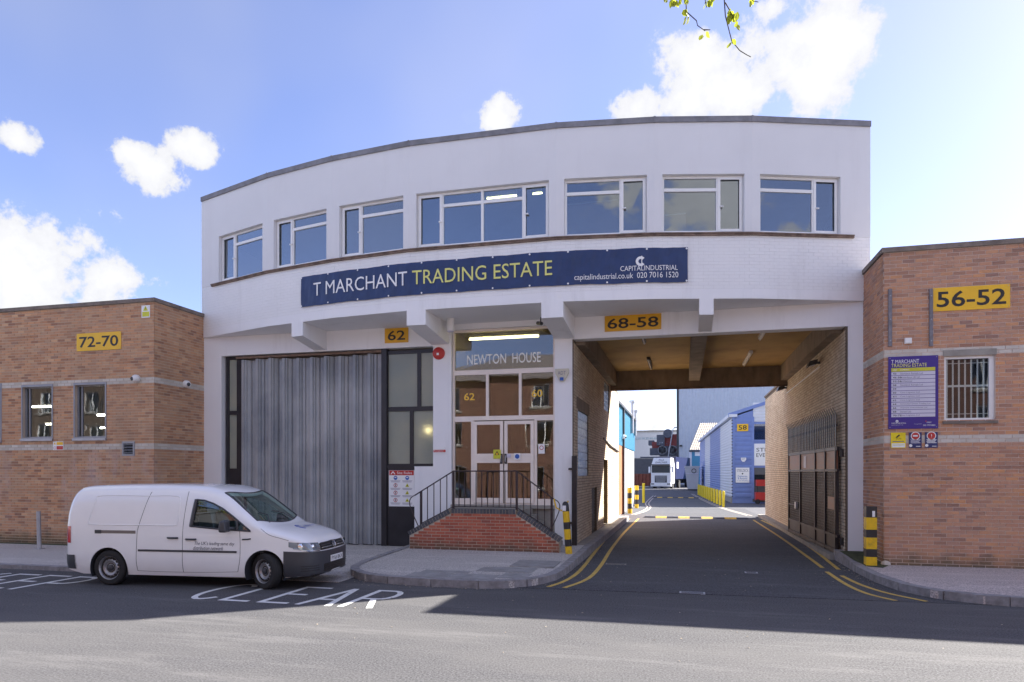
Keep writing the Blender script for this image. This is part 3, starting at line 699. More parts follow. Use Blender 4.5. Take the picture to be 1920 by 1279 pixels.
for a, b in ((547, 568), (763, 798), (1015, 1056), (1311, 1338)):
    s0, s1 = spx(a), spx(b); f = fac_of((s0 + s1) / 2); p, q = Vector(f.pt(s0, .006, 0)), Vector(f.pt(s1, .006, 0))
    zf, zb = 5.57, 5.40; y1 = YW + .05
    MB().hexa([(p.x, p.y, zf), (q.x, q.y, zf), (q.x, y1, zb), (p.x, y1, zb), (p.x, p.y, ZS + .02), (q.x, q.y, ZS + .02), (q.x, y1, ZS - .006), (p.x, y1, ZS - .006)]).build('bracket', WHITE_C, CB)
# side light, folding shutter and frosted windows
SB = window(CB, F0, X(418), X(447), .05, ZL, [(.10, X(438) - X(418), 2.10, Z(430, 777) - .05), (.10, X(438) - X(418), Z(430, 773), 5.24)], -.14, DARKFR, FROST, name='side_light')
xs0, xs1 = X(448), X(712); nl = 10; lw = (xs1 - xs0) / nl
prof = [(.015, -.02), (.03, .10), (.10, .15), (.28, .155), (.33, .11), (.39, .11), (.44, .06), (.58, .03), (.63, -.01), (.70, -.01), (.75, .02), (.94, .0), (.985, -.06)]
for k in range(nl):
    j = random.uniform(-.018, .018); top = 5.27 + random.uniform(-.03, .01); rows = [[], []]
    for u, d in prof:
        for r, z in ((0, .07 + random.uniform(0, .01)), (1, top)): rows[r].append(F0.pt(xs0 + (k + u) * lw, -.22 + d + j * (1 if u > .5 else -1), z))
    MB().grid(rows).build('shutter_leaf', SHUT, CB, fix=False)
    MB().fbox(F0, xs0 + (k + .35) * lw, xs0 + (k + .6) * lw, -.30, -.16, .022, .068).build('shutter_guide', SILVER, CB)
MB().fbox(F0, X(440), X(713), -.30, -.05, 5.29, 5.345).build('shutter_track', M('rusty_track', (.20, .13, .09), .8, var=.4, vs=8), CB)
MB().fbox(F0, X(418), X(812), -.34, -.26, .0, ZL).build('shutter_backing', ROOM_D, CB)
MB().fbox(F0, X(713), X(723), -.30, -.06, .0, ZL).build('door_post', DARKFR, CB)
fw = lambda px: X(px) - X(723)
FWIN = window(CB, F0, X(723), X(812), 2.21, ZL - .06, [(.02, fw(765), .06, Z(770, 768) - 2.21 - .03), (fw(772), fw(812) - .005, .06, Z(770, 768) - 2.21 - .03), (.02, fw(779), Z(770, 763) - 2.21 + .02, ZL - 2.36), (fw(786), fw(812) - .005, Z(770, 763) - 2.21 + .02, ZL - 2.36)], -.12, DARKFR, FROST, name='frosted_window')
bl_ = thing('bulkhead_lamp', 'lamp glowing behind the lower right frosted pane', 'lamp', F0.pt(X(800), -.24, Z(800, 815)))
MB().lathe([(.05, 0), (.06, .02), (.04, .045), (0, .05)], F0.pt(X(799), -.25, Z(799, 806)), (0, -1, 0), 16).build('lens', emit('warm_lamp', (1, .88, .6), 9), bl_); MB().lathe([(.08, -.01), (.08, .0), (0, .0)], F0.pt(X(799), -.252, Z(799, 806)), (0, -1, 0), 16).build('base', UPVC, bl_)
o = MB().fbox(F0, X(723), X(776), -.22, -.10, .0, 2.2).build('side_door', DARKFR, CB)
MB().fbox(F0, X(717), X(777), -.20, -.07, 2.165, 2.215).build('drip_rail', DARKFR, o)
# entrance glazing
ex0, ex1 = X(847), X(1040); e = lambda px: X(px) - ex0
z0 = 1.2; zr_ = lambda py: Z(943, py) - z0
g = .045
EN = window(CB, F0, ex0, ex1, z0, 5.775,
            [(g, e(881), .16, zr_(789)), (e(886), e(1000), .04, zr_(787)), (e(1005), e(1036), .16, zr_(789)),
             (g, e(909), zr_(779), zr_(700)), (e(914), e(971), zr_(779), zr_(700)), (e(976), e(1036), zr_(779), zr_(700)),
             (g, e(1036), zr_(691), zr_(618))], -.10, PINKFR, GLASS_D, name='entrance_screen', thick=.09)
for ch in list(EN.children):
    if ch.name.startswith('pane') and abs(sum(v.co.x for v in ch.data.vertices) / len(ch.data.vertices) + ORG[EN.name].x - (X(886) + X(1000)) / 2) < .1 and max(v.co.z for v in ch.data.vertices) < 3.6:
        bpy.data.objects.remove(ch)
for a, b, hs in ((886, 942.3, 1), (943.7, 1000, -1)):
    w = X(b) - X(a)
    D = window(CB, F0, X(a) + .006, X(b) - .006, 1.245, Z(943, 789), [(.085, w - .095, .13, 1.04), (.085, w - .095, 1.28, Z(943, 789) - 1.245 - .09)], -.07, PINKFR, GLASS_D, name='door', thick=.055)
    s = X(b) - .05 if hs > 0 else X(a) + .05
    MB().fbox(F0, s - .035, s + .035, -.068, -.06, 2.26, 2.52).build('push_plate', BROWNST, D)
    MB().tube([F0.pt(s, -.07, 2.3), F0.pt(s, -.02, 2.32), F0.pt(s, -.02, 2.46), F0.pt(s, -.07, 2.48)], .011).build('handle', SILVER, D)
MB().fbox(F0, ex0, ex1, -.3, -.02, -.05, 1.118).build('plinth', CONC, CB)
MB().fbox(F0, ex0, ex1, -.3, .10, 1.12, 1.198).build('threshold', CONC, CB)
m = MB(); m.box(X(846) - .1, X(1040), 21, 21.1, 1.1, 5.8); m.box(X(846) - .12, X(846) - .02, 17.36, 21, 1.1, 5.8); m.box(X(1040) + .0, X(1040) + .1, 17.36, 21, 1.1, 5.8); m.box(X(846), X(1040), 17.36, 21, 5.79, 5.85)
m.build('lobby_wall', M('lobby_paint', (.35, .29, .23), .8), CB)
MB().box(X(846), X(1040), 17.3, 21, 1.05, 1.19).build('lobby_floor', M('lobby_floor', (.16, .12, .10), .5), CB)
o = thing('ceiling_light', 'yellow fluorescent strip glowing behind the glass above the entrance lettering', 'lamp', (X(880), 17.75, 5.6))
MB().box(fx(880, 17.75), fx(1010, 17.75), 17.7, 17.8, 5.70, 5.78).build('batten', UPVC, o); MB().cyl((fx(880, 17.75), 17.75, 5.66), (fx(1010, 17.75), 17.75, 5.66), .03).build('tube', TUBE_Y, o)
letter('NEWTON  HOUSE', F0, X(873), X(1012), Z(943, 680), Z(943, 661), -.14, LPALEW, EN, split=True)
letter('62', F0, X(867), X(887), Z(943, 748), Z(943, 734), -.14, LGOLD, EN, split=True); letter('60', F0, X(995), X(1015), Z(943, 745), Z(943, 731), -.14, LGOLD, EN, split=True)
def sticker(lab, a, b, c, d, base, syms, dd=-.062, nm='sticker'):
    o = thing(nm, lab, 'sticker', F0.pt(X(a), dd, Z(a, d))); MB().fbox(F0, X(a), X(b), dd, dd + .003, Z(943, d), Z(943, c)).build('sheet', base, o)
    for k, (mt, bm) in enumerate(syms): bm(dd + .005 + .001 * k).build('symbol', mt, o, fix=False)
tri = lambda px, py, r: (lambda d: disc(F0, X(px), Z(943, py), r, d, 3, 0, 90, 450))
dsc = lambda px, py, r: (lambda d: disc(F0, X(px), Z(943, py), r, d, 16))
sticker('yellow warning sticker on the left glass entrance door', 924, 938, 843, 860, GREENP, [(BLACK, tri(931, 850.5, .075)), (YEL, tri(931, 851, .045))], -.048)
sticker('small white sticker with blue disc on the right entrance door', 963, 975, 850, 862, LWHITE, [(BLUEP, dsc(969, 856, .06))], -.048)
sticker('small blank grey sticker on the right entrance door', 949, 957, 851, 858, LILAC, [], -.048)
sticker('white no smoking notice on the side pane beside the doors', 1008, 1020, 833, 851, LWHITE, [(REDP, dsc(1014, 840, .055)), (LWHITE, dsc(1014, 840, .04))], -.095)
# banner bent round the bow
bs0, bs1, bz0, bz1 = spx(566), spx(1289), 6.29, 7.07
BN = thing('banner', 'long navy vinyl banner stretched across the bowed white front', 'banner', AP((bs0 + bs1) / 2, .05, bz0))
n = 90; rows = [[], [], [], [], []]
for i in range(n + 1):
    s = bs0 + (bs1 - bs0) * i / n
    for r in range(5):
        z = bz0 + (bz1 - bz0) * r / 4 + ((.006 * math.sin(i * .571) + .003 * math.sin(i * 1.9)) * (1 if r in (0, 4) else 0)); rows[r].append(AP(s, .028 + .010 * math.sin(i * 1.7 + r) * (r in (1, 2, 3)), z))
MB().grid(rows).build('sheet', NAVY, BN, fix=False, smooth=False)
bP = lambda d: (lambda s, z: AP(s, d, z))
def btext(body, a, b, z0, z1, mat, d=.045):
    mm = MB(); text_fit(mm, body, bP(d), spx(a), spx(b), z0, z1)
    if z1 - z0 > .2: [q.build('letter', mat, BN, fix=False) for q in islands(mm)]
    else: mm.build('lettering', mat, BN, fix=False)
btext('T MARCHANT', 590, 765, 6.53, 6.87, LWHITE); btext('TRADING ESTATE', 774, 1036, 6.53, 6.87, LPALE)
zz = lambda px, py: CAMZ + (HORY - py) * ((-SA * AP(spx(px), 0, 0)[0] + CA * AP(spx(px), 0, 0)[1])) / FPX
btext('CAPITALINDUSTRIAL', 1163, 1270, zz(1216, 508), zz(1216, 498.5), LWHITE); btext('capitalindustrial.co.uk  020 7016 1520', 1077, 1271, zz(1174, 526.5), zz(1174, 512.5), LWHITE)
fb = fac_of(spx(1201)); disc(fb, spx(1201), zz(1201, 491), .11, .045, 24, .05, 40, 320).build('emblem', LWHITE, BN, fix=False); MB().fbox(fb, spx(1201) + .015, spx(1201) + .035, .044, .047, zz(1201, 491) - .12, zz(1201, 491) + .12).build('emblem', LWHITE, BN)
for k in range(12):
    s = bs0 + .03 + (bs1 - bs0 - .06) * k / 11
    for z in (bz0 + .03, bz1 - .03):
        f = fac_of(s); disc(f, s, z, .022, .048, 10).build('eyelet', LWHITE, BN, fix=False)
# number plates and small fittings on the white front
def numsign(label, fr, s0, s1, z0, z1, body, mat, inset=.09, top=.2, d=.012):
    o = sign('number_sign', label, fr, s0, s1, z0, z1, mat, d); h = z1 - z0; w = s1 - s0
    letter(body, fr, s0 + w * inset, s1 - w * inset, z0 + h * top, z1 - h * top, d + .0125, BLACK, o, name='digit', split=True)
numsign('aged yellow 62 plate on the lintel beside a bracket', F0, X(722), X(766), Z(744, 643), 5.905, '62', YEL_OLD, .13, .17)
numsign('aged yellow 68-58 plate over the covered passage', F0, X(1134), X(1240), Z(1187, 620), 5.91, '68-58', YEL_OLD, .05, .17)
o = thing('alarm_sounder', 'round red fire alarm bell on the white pillar', 'alarm', F0.pt(X(823), 0, Z(823, 674)))
MB().lathe([(.0, .09), (.11, .085), (.16, .05), (.165, 0)], F0.pt(X(823), 0, Z(823, 663)), (0, -1, 0), 24).build('body', REDP, o, smooth=True); MB().fbox(F0, X(823) - .03, X(823) + .03, .088, .1, Z(823, 667), Z(823, 663)).build('strobe', LWHITE, o)
o = thing('alarm_box', 'hexagonal cream alarm box on the column left of the passage', 'alarm', F0.pt(X(1055), 0, Z(1055, 715)))
cx_, cz_ = X(1054.5), Z(1055, 702); MB().fprism(F0, [(cx_ - .17, cz_ + .13), (cx_ - .17, cz_ + .02), (cx_ - .06, cz_ - .17), (cx_ + .06, cz_ - .17), (cx_ + .17, cz_ + .02), (cx_ + .17, cz_ + .13)][::-1], .0, .09).build('case', M('cream_plastic', (.62, .58, .46), .4), o)
MB().fbox(F0, cx_ - .045, cx_ + .045, .092, .12, cz_ - .17, cz_ - .09).build('strobe', BLUEP, o); letter('ADT', F0, cx_ - .1, cx_ + .1, cz_ - .02, cz_ + .07, .0925, GREYTX, o)
o = sign('notice', 'small red and white notice low on the white pillar', F0, X(812.5), X(837), Z(825, 850), Z(825, 838), LWHITE); MB().fbox(F0, X(813.5), X(836), .023, .0245, Z(825, 848), Z(825, 843.5)).build('stripe', REDP, o); letter('Reception', F0, X(815), X(832), Z(825, 847.3), Z(825, 844.3), .026, LWHITE, o)
o = thing('soffit_lamp', 'small cylindrical lamp hanging under the soffit beside a bracket', 'lamp', (fx(845, 16.4), 16.4, 5.5)); MB().cyl((fx(845, 16.4), 16.4, ZS), (fx(845, 16.4), 16.4, 5.62), .095, 18).build('shade', UPVC, o, smooth=True); MB().cyl((fx(845, 16.4), 16.4, 5.63), (fx(845, 16.4), 16.4, 5.60), .085, 18).build('lens', LILAC, o)
o = thing('security_camera', 'small black camera under the soffit beside the entrance glazing', 'camera', (X(1020), 16.7, 5.72)); MB().cyl((X(1012), 16.75, 5.78), (X(1022), 16.55, 5.72), .045, 12).build('body', DGREY, o); MB().cyl((X(1018), 16.68, 5.76), (X(1018), 16.75, ZS), .015, 8).build('bracket', DGREY, o)
SR = sign('site_rules_board', 'white board with red heading and safety pictograms on the dark side door', F0, X(726.5), X(774.5), Z(750, 950), Z(750, 882), LWHITE, -.098)
da = -.086; sx = lambda f: X(727) + (X(774) - X(727)) * f; szz = lambda f: Z(750, 950) + (Z(750, 882) - Z(750, 950)) * f
MB().fbox(F0, sx(.01), sx(.99), da, da + .002, szz(.865), szz(.995)).build('heading', REDP, SR); letter('Site Rules', F0, sx(.32), sx(.92), szz(.895), szz(.965), da + .004, LWHITE, SR)
letter('^', F0, sx(.06), sx(.26), szz(.89), szz(.97), da + .004, LWHITE, SR, 'emblem')
for r in range(4):
    for c in range(2):
        u, v = (.26, .73)[c], .79 - r * .205
        if r == 0: disc(F0, sx(u), szz(v), .055, da + .002, 16).build('pictogram', BLUEP, SR, fix=False); disc(F0, sx(u), szz(v), .03, da + .004, 10, 0, 0, 180).build('pictogram', LWHITE, SR, fix=False)
        elif c == 0: disc(F0, sx(u), szz(v), .055, da + .002, 20, .04).build('pictogram', REDP, SR, fix=False); MB().fbox(F0, sx(u) - .008, sx(u) + .008, da + .001, da + .003, szz(v) - .03, szz(v) + .03).build('pictogram', BLACK, SR)
        else: disc(F0, sx(u), szz(v) - .01, .065, da + .002, 3, 0, 90, 450).build('pictogram', GREENP, SR, fix=False); disc(F0, sx(u), szz(v) - .012, .025, da + .004, 3, 0, 90, 450).build('pictogram', BLACK, SR, fix=False)
        for q in range(2): MB().fbox(F0, sx(u - .2 + .02 * q), sx(u + .2 - .03 * q), da + .001, da + .003, szz(v - .085 - q * .03), szz(v - .075 - q * .03)).build('small_print', GREYTX, SR)
        if c == 0: MB().fbox(F0, sx(.03), sx(.97), da + .0005, da + .0015, szz(v + .085), szz(v + .088)).build('grid_line', LILAC, SR)
# ------------------------------------------------------------------ covered passage
FPL, FPR = Fr(PL, 0, R(90)), Fr(PR, 0, R(-90))
PXZ = lambda px, py, Xc: gz(px, py, Xc)
gb1 = (gy(1083, PL), gy(1103, PL), gz(1083, 893, PL), gz(1083, 768, PL)); gb2 = (gy(1132, PL), gy(1142, PL), gz(1136, 771, PL), gz(1136, 717, PL))
dr1 = (gy(1109, PL), gy(1119, PL), .19, gz(1114, 914, PL)); dr2 = (gy(1131.5, PL), gy(1139, PL), .19, gz(1136, 862, PL))
holesL = [gb1, gb2, dr1, dr2]
wall(MB(), FPL, 17.02, 29.3, 0, 5.40, holesL, -.28, 0).build('passage_wall', MORT_P, CB)
brick_face(CB, FPL, 17.02, 29.3, .19, 5.30, holesL + [(gb1[0] - .25, gb1[1] + .2, gb1[3], gb1[3] + .32)], BR_P, single=0, name='left_passage_brick')
MB().fbox(FPL, gb1[0] - .25, gb1[1] + .2, -.02, .006, gb1[3] + .002, gb1[3] + .32).build('block_lintel', DCONC, CB)
wall(MB(), FPR, -32.7, -17.02, 0, 5.40, [], -.25, 0).build('passage_wall', MORT_P, CB)
brick_face(CB, FPR, -32.7, -17.02, .12, 5.30, [], BR_P, single=0, name='right_passage_brick')
MB().fbox(FPR, -32.75, -26.35, -.3, .05, 5.402, 5.47).build('wall_coping', STONE, CB)
for (a, b, c, d), nc, nr in ((gb1, 9, 8), (gb2, 6, 6)):
    w, h = (b - a) / nc, (d - c) / nr; proto = None
    for i in range(nc):
        for j in range(nr):
            ctr = Vector(FPL.pt(a + (i + .5) * w, -.03, c + (j + .5) * h))
            if proto is None:
                mm = MB(); mm.fbox(FPL, -w / 2 + .006, w / 2 - .006, -.05, .005, -h / 2 + .006, h / 2 - .006); mm.fbox(FPL, -w / 2 + .03, w / 2 - .03, .005, .012, -h / 2 + .03, h / 2 - .03)
                q = Vector(FPL.pt(0, 0, 0)); mm.v = [(x - q.x, y - q.y, z - q.z) for x, y, z in mm.v]; o = mm.build('glass_block', GBLOCK, None); proto = o
            else: o = bpy.data.objects.new('glass_block', proto.data); COL.objects.link(o)
            o.parent = CB; o.location = ctr - ORG[CB.name]
    MB().fbox(FPL, a, b, -.27, -.085, c, d).build('block_joint', LILAC, CB)
o = MB().fbox(FPL, dr1[0], dr1[1], -.2, -.08, dr1[2], dr1[3]).build('louvre_door', BROWNST, CB)
for k in range(14): MB().fbox(FPL, dr1[0] + .06, dr1[1] - .06, -.082, -.05, dr1[2] + .1 + k * .095, dr1[2] + .15 + k * .095).build('louvre', BROWNST, o)
o = MB().fbox(FPL, dr2[0], dr2[1], -.25, -.18, dr2[2], dr2[3]).build('passage_door', M('tan_door', (.33, .24, .10), .5), CB); MB().fbox(FPL, dr2[0] + .08, dr2[0] + .12, -.178, -.12, 1.1, 1.25).build('handle', SILVER, o)
MB().box(PL, PR, 17.36, 25.9, 5.84, ZS - .004).build('passage_ceiling', OCHRE, CB)
MB().box(PL + .002, PL + .24, 17.36, 25.88, 5.30, 5.838).build('side_beam', DCONC, CB); MB().box(PR - .24, PR - .002, 17.36, 25.88, 5.30, 5.838).build('side_beam', DCONC, CB)
MB().box(.2, .58, 17.36, 25.88, 5.38, 5.836).build('centre_beam', DCONC, CB); MB().box(PL, PR, 25.9, 26.3, 5.16, ZS - .006).build('cross_beam', DCONC, CB)
MB().box(PL, PR, 25.87, 25.93, 5.10, 5.158).build('beam_ledge', LEDGE, CB)
for Xc, y0, y1, lab in ((-1.08, 18.5, 20, 'unlit strip light on the passage ceiling, front left'), (-1.12, 22.9, 25, 'unlit strip light on the passage ceiling, rear left'), (2.08, 18.3, 20.2, 'unlit strip light on the passage ceiling, front right'), (2.05, 22.4, 25, 'unlit strip light on the passage ceiling, rear right')):
    o = thing('strip_light', lab, 'lamp', (Xc, (y0 + y1) / 2, 5.7), 'strip lights on the passage ceiling'); MB().box(Xc - .05, Xc + .05, y0, y1, 5.76, 5.835).build('batten', UPVC if Xc > 0 else BROWNST, o); MB().cyl((Xc, y0 + .04, 5.735), (Xc, y1 - .04, 5.735), .022, 10).build('tube', TUBEOFF, o)
for Yc, zc_, lab in ((19.95, 4.95, 'black floodlight high on the right passage wall near the street'), (26.1, 5.0, 'black floodlight at the far end of the right passage wall')):
    o = thing('floodlight', lab, 'lamp', (PR, Yc, zc_), 'floodlights on the passage wall')
    MB().hexa([(PR - .34, Yc - .2, zc_ - .06), (PR - .34, Yc + .2, zc_ - .06), (PR - .10, Yc + .14, zc_ + .02), (PR - .10, Yc - .14, zc_ + .02), (PR - .30, Yc - .2, zc_ + .08), (PR - .30, Yc + .2, zc_ + .08), (PR - .08, Yc + .14, zc_ + .14), (PR - .08, Yc - .14, zc_ + .14)]).build('housing', DGREY, o)
    MB().hexa([(PR - .345, Yc - .17, zc_ - .055), (PR - .345, Yc + .17, zc_ - .055), (PR - .15, Yc + .12, zc_ - .012), (PR - .15, Yc - .12, zc_ - .012), (PR - .34, Yc - .17, zc_ - .045), (PR - .34, Yc + .17, zc_ - .045), (PR - .15, Yc + .12, zc_ + .0), (PR - .15, Yc - .12, zc_ + .0)]).build('lens', LILAC, o)
    MB().box(PR - .09, PR + .0, Yc - .02, Yc + .02, zc_ + .03, zc_ + .09).build('bracket', DGREY, o)
tag(MB().tube([(PR - .02, 19.95, 4.90), (PR - .02, 26.0, 4.86)], .018).build('conduit', LWHITE), 'white conduit running between the two floodlights', 'conduit')
tag(MB().tube([(PL + .02, 23.5, 3.2), (PL + .05, 25.5, 3.02), (PL + .05, 28.8, 2.9)], .03).build('conduit', BROWNST), 'thin brown pipe along the left passage wall', 'pipe')
# gate leaf folded back along the right wall
ga, gb = Vector((3.30, 23.4)), Vector((3.50, 17.25)); FG = Fr(ga.x, ga.y, math.atan2((gb - ga).y, (gb - ga).x)); GL = (gb - ga).length
GT = thing('gate', 'dark brown steel gate leaf with spiked palisade top folded against the passage wall', 'gate', FG.pt(GL / 2, 0, .1))
m = MB()
for z0_, z1_ in ((.15, .24), (.52, .58), (2.06, 2.12), (2.56, 2.64)): m.fbox(FG, 0, GL, -.035, .035, z0_, z1_)
m.build('rail', BROWNST, GT)
for s in (0, GL * .30, GL * .62, GL * .80, GL * .97): MB().fbox(FG, s, s + .07, -.04, .042, .14, 2.65).build('stile', BROWNST, GT)
MB().fbox(FG, .07, GL - .1, -.012, .012, 2.125, 2.555).build('top_board', BROWNP, GT); MB().fbox(FG, .07, GL * .97, -.01, .01, .245, .515).build('kick_plate', BROWNST, GT)
m = MB(); k = 0
while k * .07 < GL * .95: m.fbox(FG, .07 + k * .07, .098 + k * .07, -.004, .004, .585, 2.055); k += 1
for k in range(21): m.fbox(FG, .07, GL * .95, -.006, .002, .6 + k * .07, .612 + k * .07)
m.build('mesh_infill', BROWNST, GT)['kind'] = 'stuff'
MB().fbox(FG, GL * .85, GL * .95, .0, .02, 1.15, 1.45).build('lock_panel', BROWNP, GT)
n = 30
for k in range(n):
    s = .05 + (GL - .14) * k / (n - 1); mm = MB()
    mm.hexa([FG.pt(s - .05, .03, 2.645), FG.pt(s + .05, .03, 2.645), FG.pt(s + .05, .045, 2.645), FG.pt(s - .05, .045, 2.645), FG.pt(s - .05, .03, 3.4), FG.pt(s + .05, .03, 3.4), FG.pt(s + .05, .045, 3.4), FG.pt(s - .05, .045, 3.4)])
    mm.hexa([FG.pt(s - .05, .03, 3.4), FG.pt(s + .05, .03, 3.4), FG.pt(s + .05, .045, 3.4), FG.pt(s - .05, .045, 3.4), FG.pt(s - .004, .10, 3.57), FG.pt(s + .004, .10, 3.57), FG.pt(s + .004, .11, 3.57), FG.pt(s - .004, .11, 3.57)]); mm.build('pale', BROWNST, GT)
MB().fbox(FG, 0, GL - .05, .0, .028, 3.12, 3.18).build('palisade_rail', BROWNST, GT)
MB().fbox(FG, GL * .38, GL * .43, .014, .02, 2.16, 2.5).build('notice', LILAC, GT); MB().fbox(FG, GL * .22, GL * .25, .04, .09, .95, 1.15).build('bolt', SILVER, GT); MB().fbox(FG, .2, GL * .24, .04, .06, 1.03, 1.06).build('slide_bar', BROWNST, GT)
for z in (.35, 2.4): MB().cyl((3.56, 17.17, z), (3.56, 17.17, z + .18), .05, 12).build('hinge', BROWNST, GT)
PO = thing('gate_post', 'dark steel gate stop post at the left corner of the passage', 'post', (PL + .03, 16.99, .2)); MB().box(PL - .03, PL + .09, 16.9, 17.01, .15, 2.45).build('post', BROWNST, PO)
for z in (.75, 2.1): MB().box(PL - .12, PL - .03, 16.93, 16.99, z, z + .05).build('lug', BROWNST, PO)
# ------------------------------------------------------------------ brick building on the left
ZB1, ZB2, ZTB = (4.40, 4.56), (2.63, 2.79), 6.52
LB = thing('brick_building', 'low tan brick building with pale bands at the left', 'building', (-20, YL, 0))
FL = Fr(0, YL, 0); xl = lambda px: fx(px, YL); zl = lambda px, py: fz(px, py, YL)
xc = XL + .02
wl = [(xl(-62), xl(3), zl(0, 825), zl(0, 722)), (xl(42), xl(99), zl(70, 822), zl(70, 724)), (xl(140), xl(199), zl(170, 821), zl(170, 720))]
vent = (xl(229.5), xl(253), zl(241, 855), zl(241, 828))
holes = wl + [vent]
wall(MB(), FL, -26, xc, 0, ZTB, holes, -.28, 0).build('wall', MORT_L, LB)
brick_face(LB, FL, -24, xc, .08, ZTB - .01, holes, BR_L, [ZB1, ZB2], BR_W, single=300, rs=2)
FLR = Fr(xc, 0, R(90)); wall(MB(), FLR, YL + .281, 17.25, 0, ZTB, [], -.28, 0).build('wall', MORT_L, LB)
brick_face(LB, FLR, YL, 17.0, .08, ZTB - .01, [], BR_L, [ZB1, ZB2], BR_W, single=0, rs=3, name='return_brick')
m = MB(); m.box(-26.05, xc + .045, YL - .045, YL + .33, ZTB + .001, ZTB + .10); m.box(xc - .33, xc + .045, YL + .331, 17.0, ZTB + .001, ZTB + .10); m.build('coping', STONE, LB)
MB().box(-25.9, xc - .29, YL + .3, 30, 6.1, 6.3).build('roof', COPING, LB)
m = MB(); m.box(-26, -25.72, YL + .29, 30, 0, ZTB); m.box(-25.7, xc - .3, 24.0, 24.2, 0, 6.1); m.box(xc - .28, xc - .002, 17.26, 30, 0, 6.4); m.build('room_wall', ROOM, LB)
MB().box(-25.7, xc - .3, YL + .3, 24, .02, .1).build('room_floor', ROOM_D, LB)
for k, (a, b, c, d) in enumerate(wl):
    w, h = b - a, d - c
    o = window(LB, FL, a + .003, b - .003, c, d - .003, [(.05, .14, .05, h - .05), (.17, w - .05, .05, h - .05)], -.08, GREYFR, GLASS_L, thick=.05)
    wall(MB(), FL, a - .02, b + .02, c - .01, d + .04, [(a + .02, b - .02, c + .02, d - .02)], .0095, .022).build('surround', GREYFR, o)
    MB().fbox(FL, a - .03, b + .03, -.07, .06, c - .075, c - .012).build('sill', SILVER, o)
o = wall(MB(), FL, *vent, [(vent[0] + .05, vent[1] - .05, vent[2] + .05, vent[3] - .05)], -.1, .02).build('vent_frame', GREYFR, LB)
for k in range(4):
    z = vent[2] + .07 + k * .072; MB().hexa([FL.pt(vent[0] + .04, .012, z), FL.pt(vent[1] - .04, .012, z), FL.pt(vent[1] - .04, -.05, z + .035), FL.pt(vent[0] + .04, -.05, z + .035), FL.pt(vent[0] + .04, .016, z + .008), FL.pt(vent[1] - .04, .016, z + .008), FL.pt(vent[1] - .04, -.05, z + .045), FL.pt(vent[0] + .04, -.05, z + .045)]).build('louvre', GREYFR, o)
MB().fbox(FL, *vent[:2], -.15, -.12, *vent[2:]).build('vent_back', BLACK, LB)
for a, b, y, Yc, lab in ((58, 108, 762, 18.0, 'lit strip light high behind the left brick window'), (84, 112, 795, 21.5, 'lit strip light low behind the left brick window'), (180, 214, 778, 18.0, 'lit strip light high behind the window nearest the corner'), (186, 212, 802, 21.5, 'lit strip light low behind the window nearest the corner')):
    z = fz((a + b) / 2, y, Yc); o = thing('ceiling_light', lab, 'lamp', (fx(a, Yc), Yc, z)); MB().box(fx(a, Yc), fx(b, Yc), Yc, Yc + .12, z + .03, z + .09).build('batten', UPVC, o)
    MB().cyl((fx(a, Yc), Yc + .06, z), (fx(b, Yc), Yc + .06, z), .028, 10).build('tube', TUBE, o); MB().cyl((fx(a, Yc) + .1, Yc + .06, z + .09), (fx(a, Yc) + .1, Yc + .06, 6.1), .006, 6).build('hanger', SILVER, o)
numsign('yellow 72-70 plate on the tan brick wall', FL, xl(145), xl(228), zl(186, 657), zl(186, 624), '72-70', YEL, .06, .19)
o = sign('notice', 'white and yellow warning notice high at the brick corner', FL, xl(266.5), xl(282), zl(274, 596), zl(274, 573), LWHITE); disc(FL, xl(274), zl(274, 580), .09, .0235, 3, 0, 90, 450).build('symbol', GREENP, o, fix=False); letter('!', FL, xl(273.7), xl(274.6), zl(274, 582.5), zl(274, 577), .025, BLACK, o); MB().fbox(FL, xl(268), xl(281), .0225, .024, zl(274, 594), zl(274, 585)).build('text_block', GREENP, o)
o = sign('notice', 'small white notice with yellow and red blocks under the windows', FL, xl(101), xl(120), zl(110, 844), zl(110, 828), LWHITE); MB().fbox(FL, xl(107.5), xl(119.5), .0225, .024, zl(110, 834.5), zl(110, 829)).build('text_block', YEL, o); MB().fbox(FL, xl(107.5), xl(119.5), .0225, .024, zl(110, 843), zl(110, 836.5)).build('text_block', REDP, o); disc(FL, xl(104.2), zl(110, 840), .04, .024, 16, .03).build('symbol', REDP, o, fix=False); disc(FL, xl(104.2), zl(110, 832), .045, .024, 3, 0, 90, 450).build('symbol', YEL, o, fix=False)
def dome(label, fr, s, z, d=.02):
    o = thing('security_camera', label, 'camera', fr.pt(s, d, z - .09)); c = Vector(fr.pt(s, d, z)); n3 = (fr.n.x, fr.n.y, -.15)
    MB().lathe([(.10, 0), (.105, .05), (.095, .10), (.06, .15), (0, .165)], c, n3, 20).build('housing', CAMW, o, smooth=True)
    MB().lathe([(.05, 0), (.055, .03), (.03, .06), (0, .065)], c + Vector(n3) * .115 + Vector((fr.t.x, fr.t.y, 0)) * -.03, n3, 16).build('lens', DGREY, o, smooth=True)
dome('white dome camera on the front of the tan brick wall', FL, xl(258.5), zl(258, 710)); dome('white dome camera on the shaded return of the tan brick wall', FLR, gy(346, xc), gz(346, 720, xc))
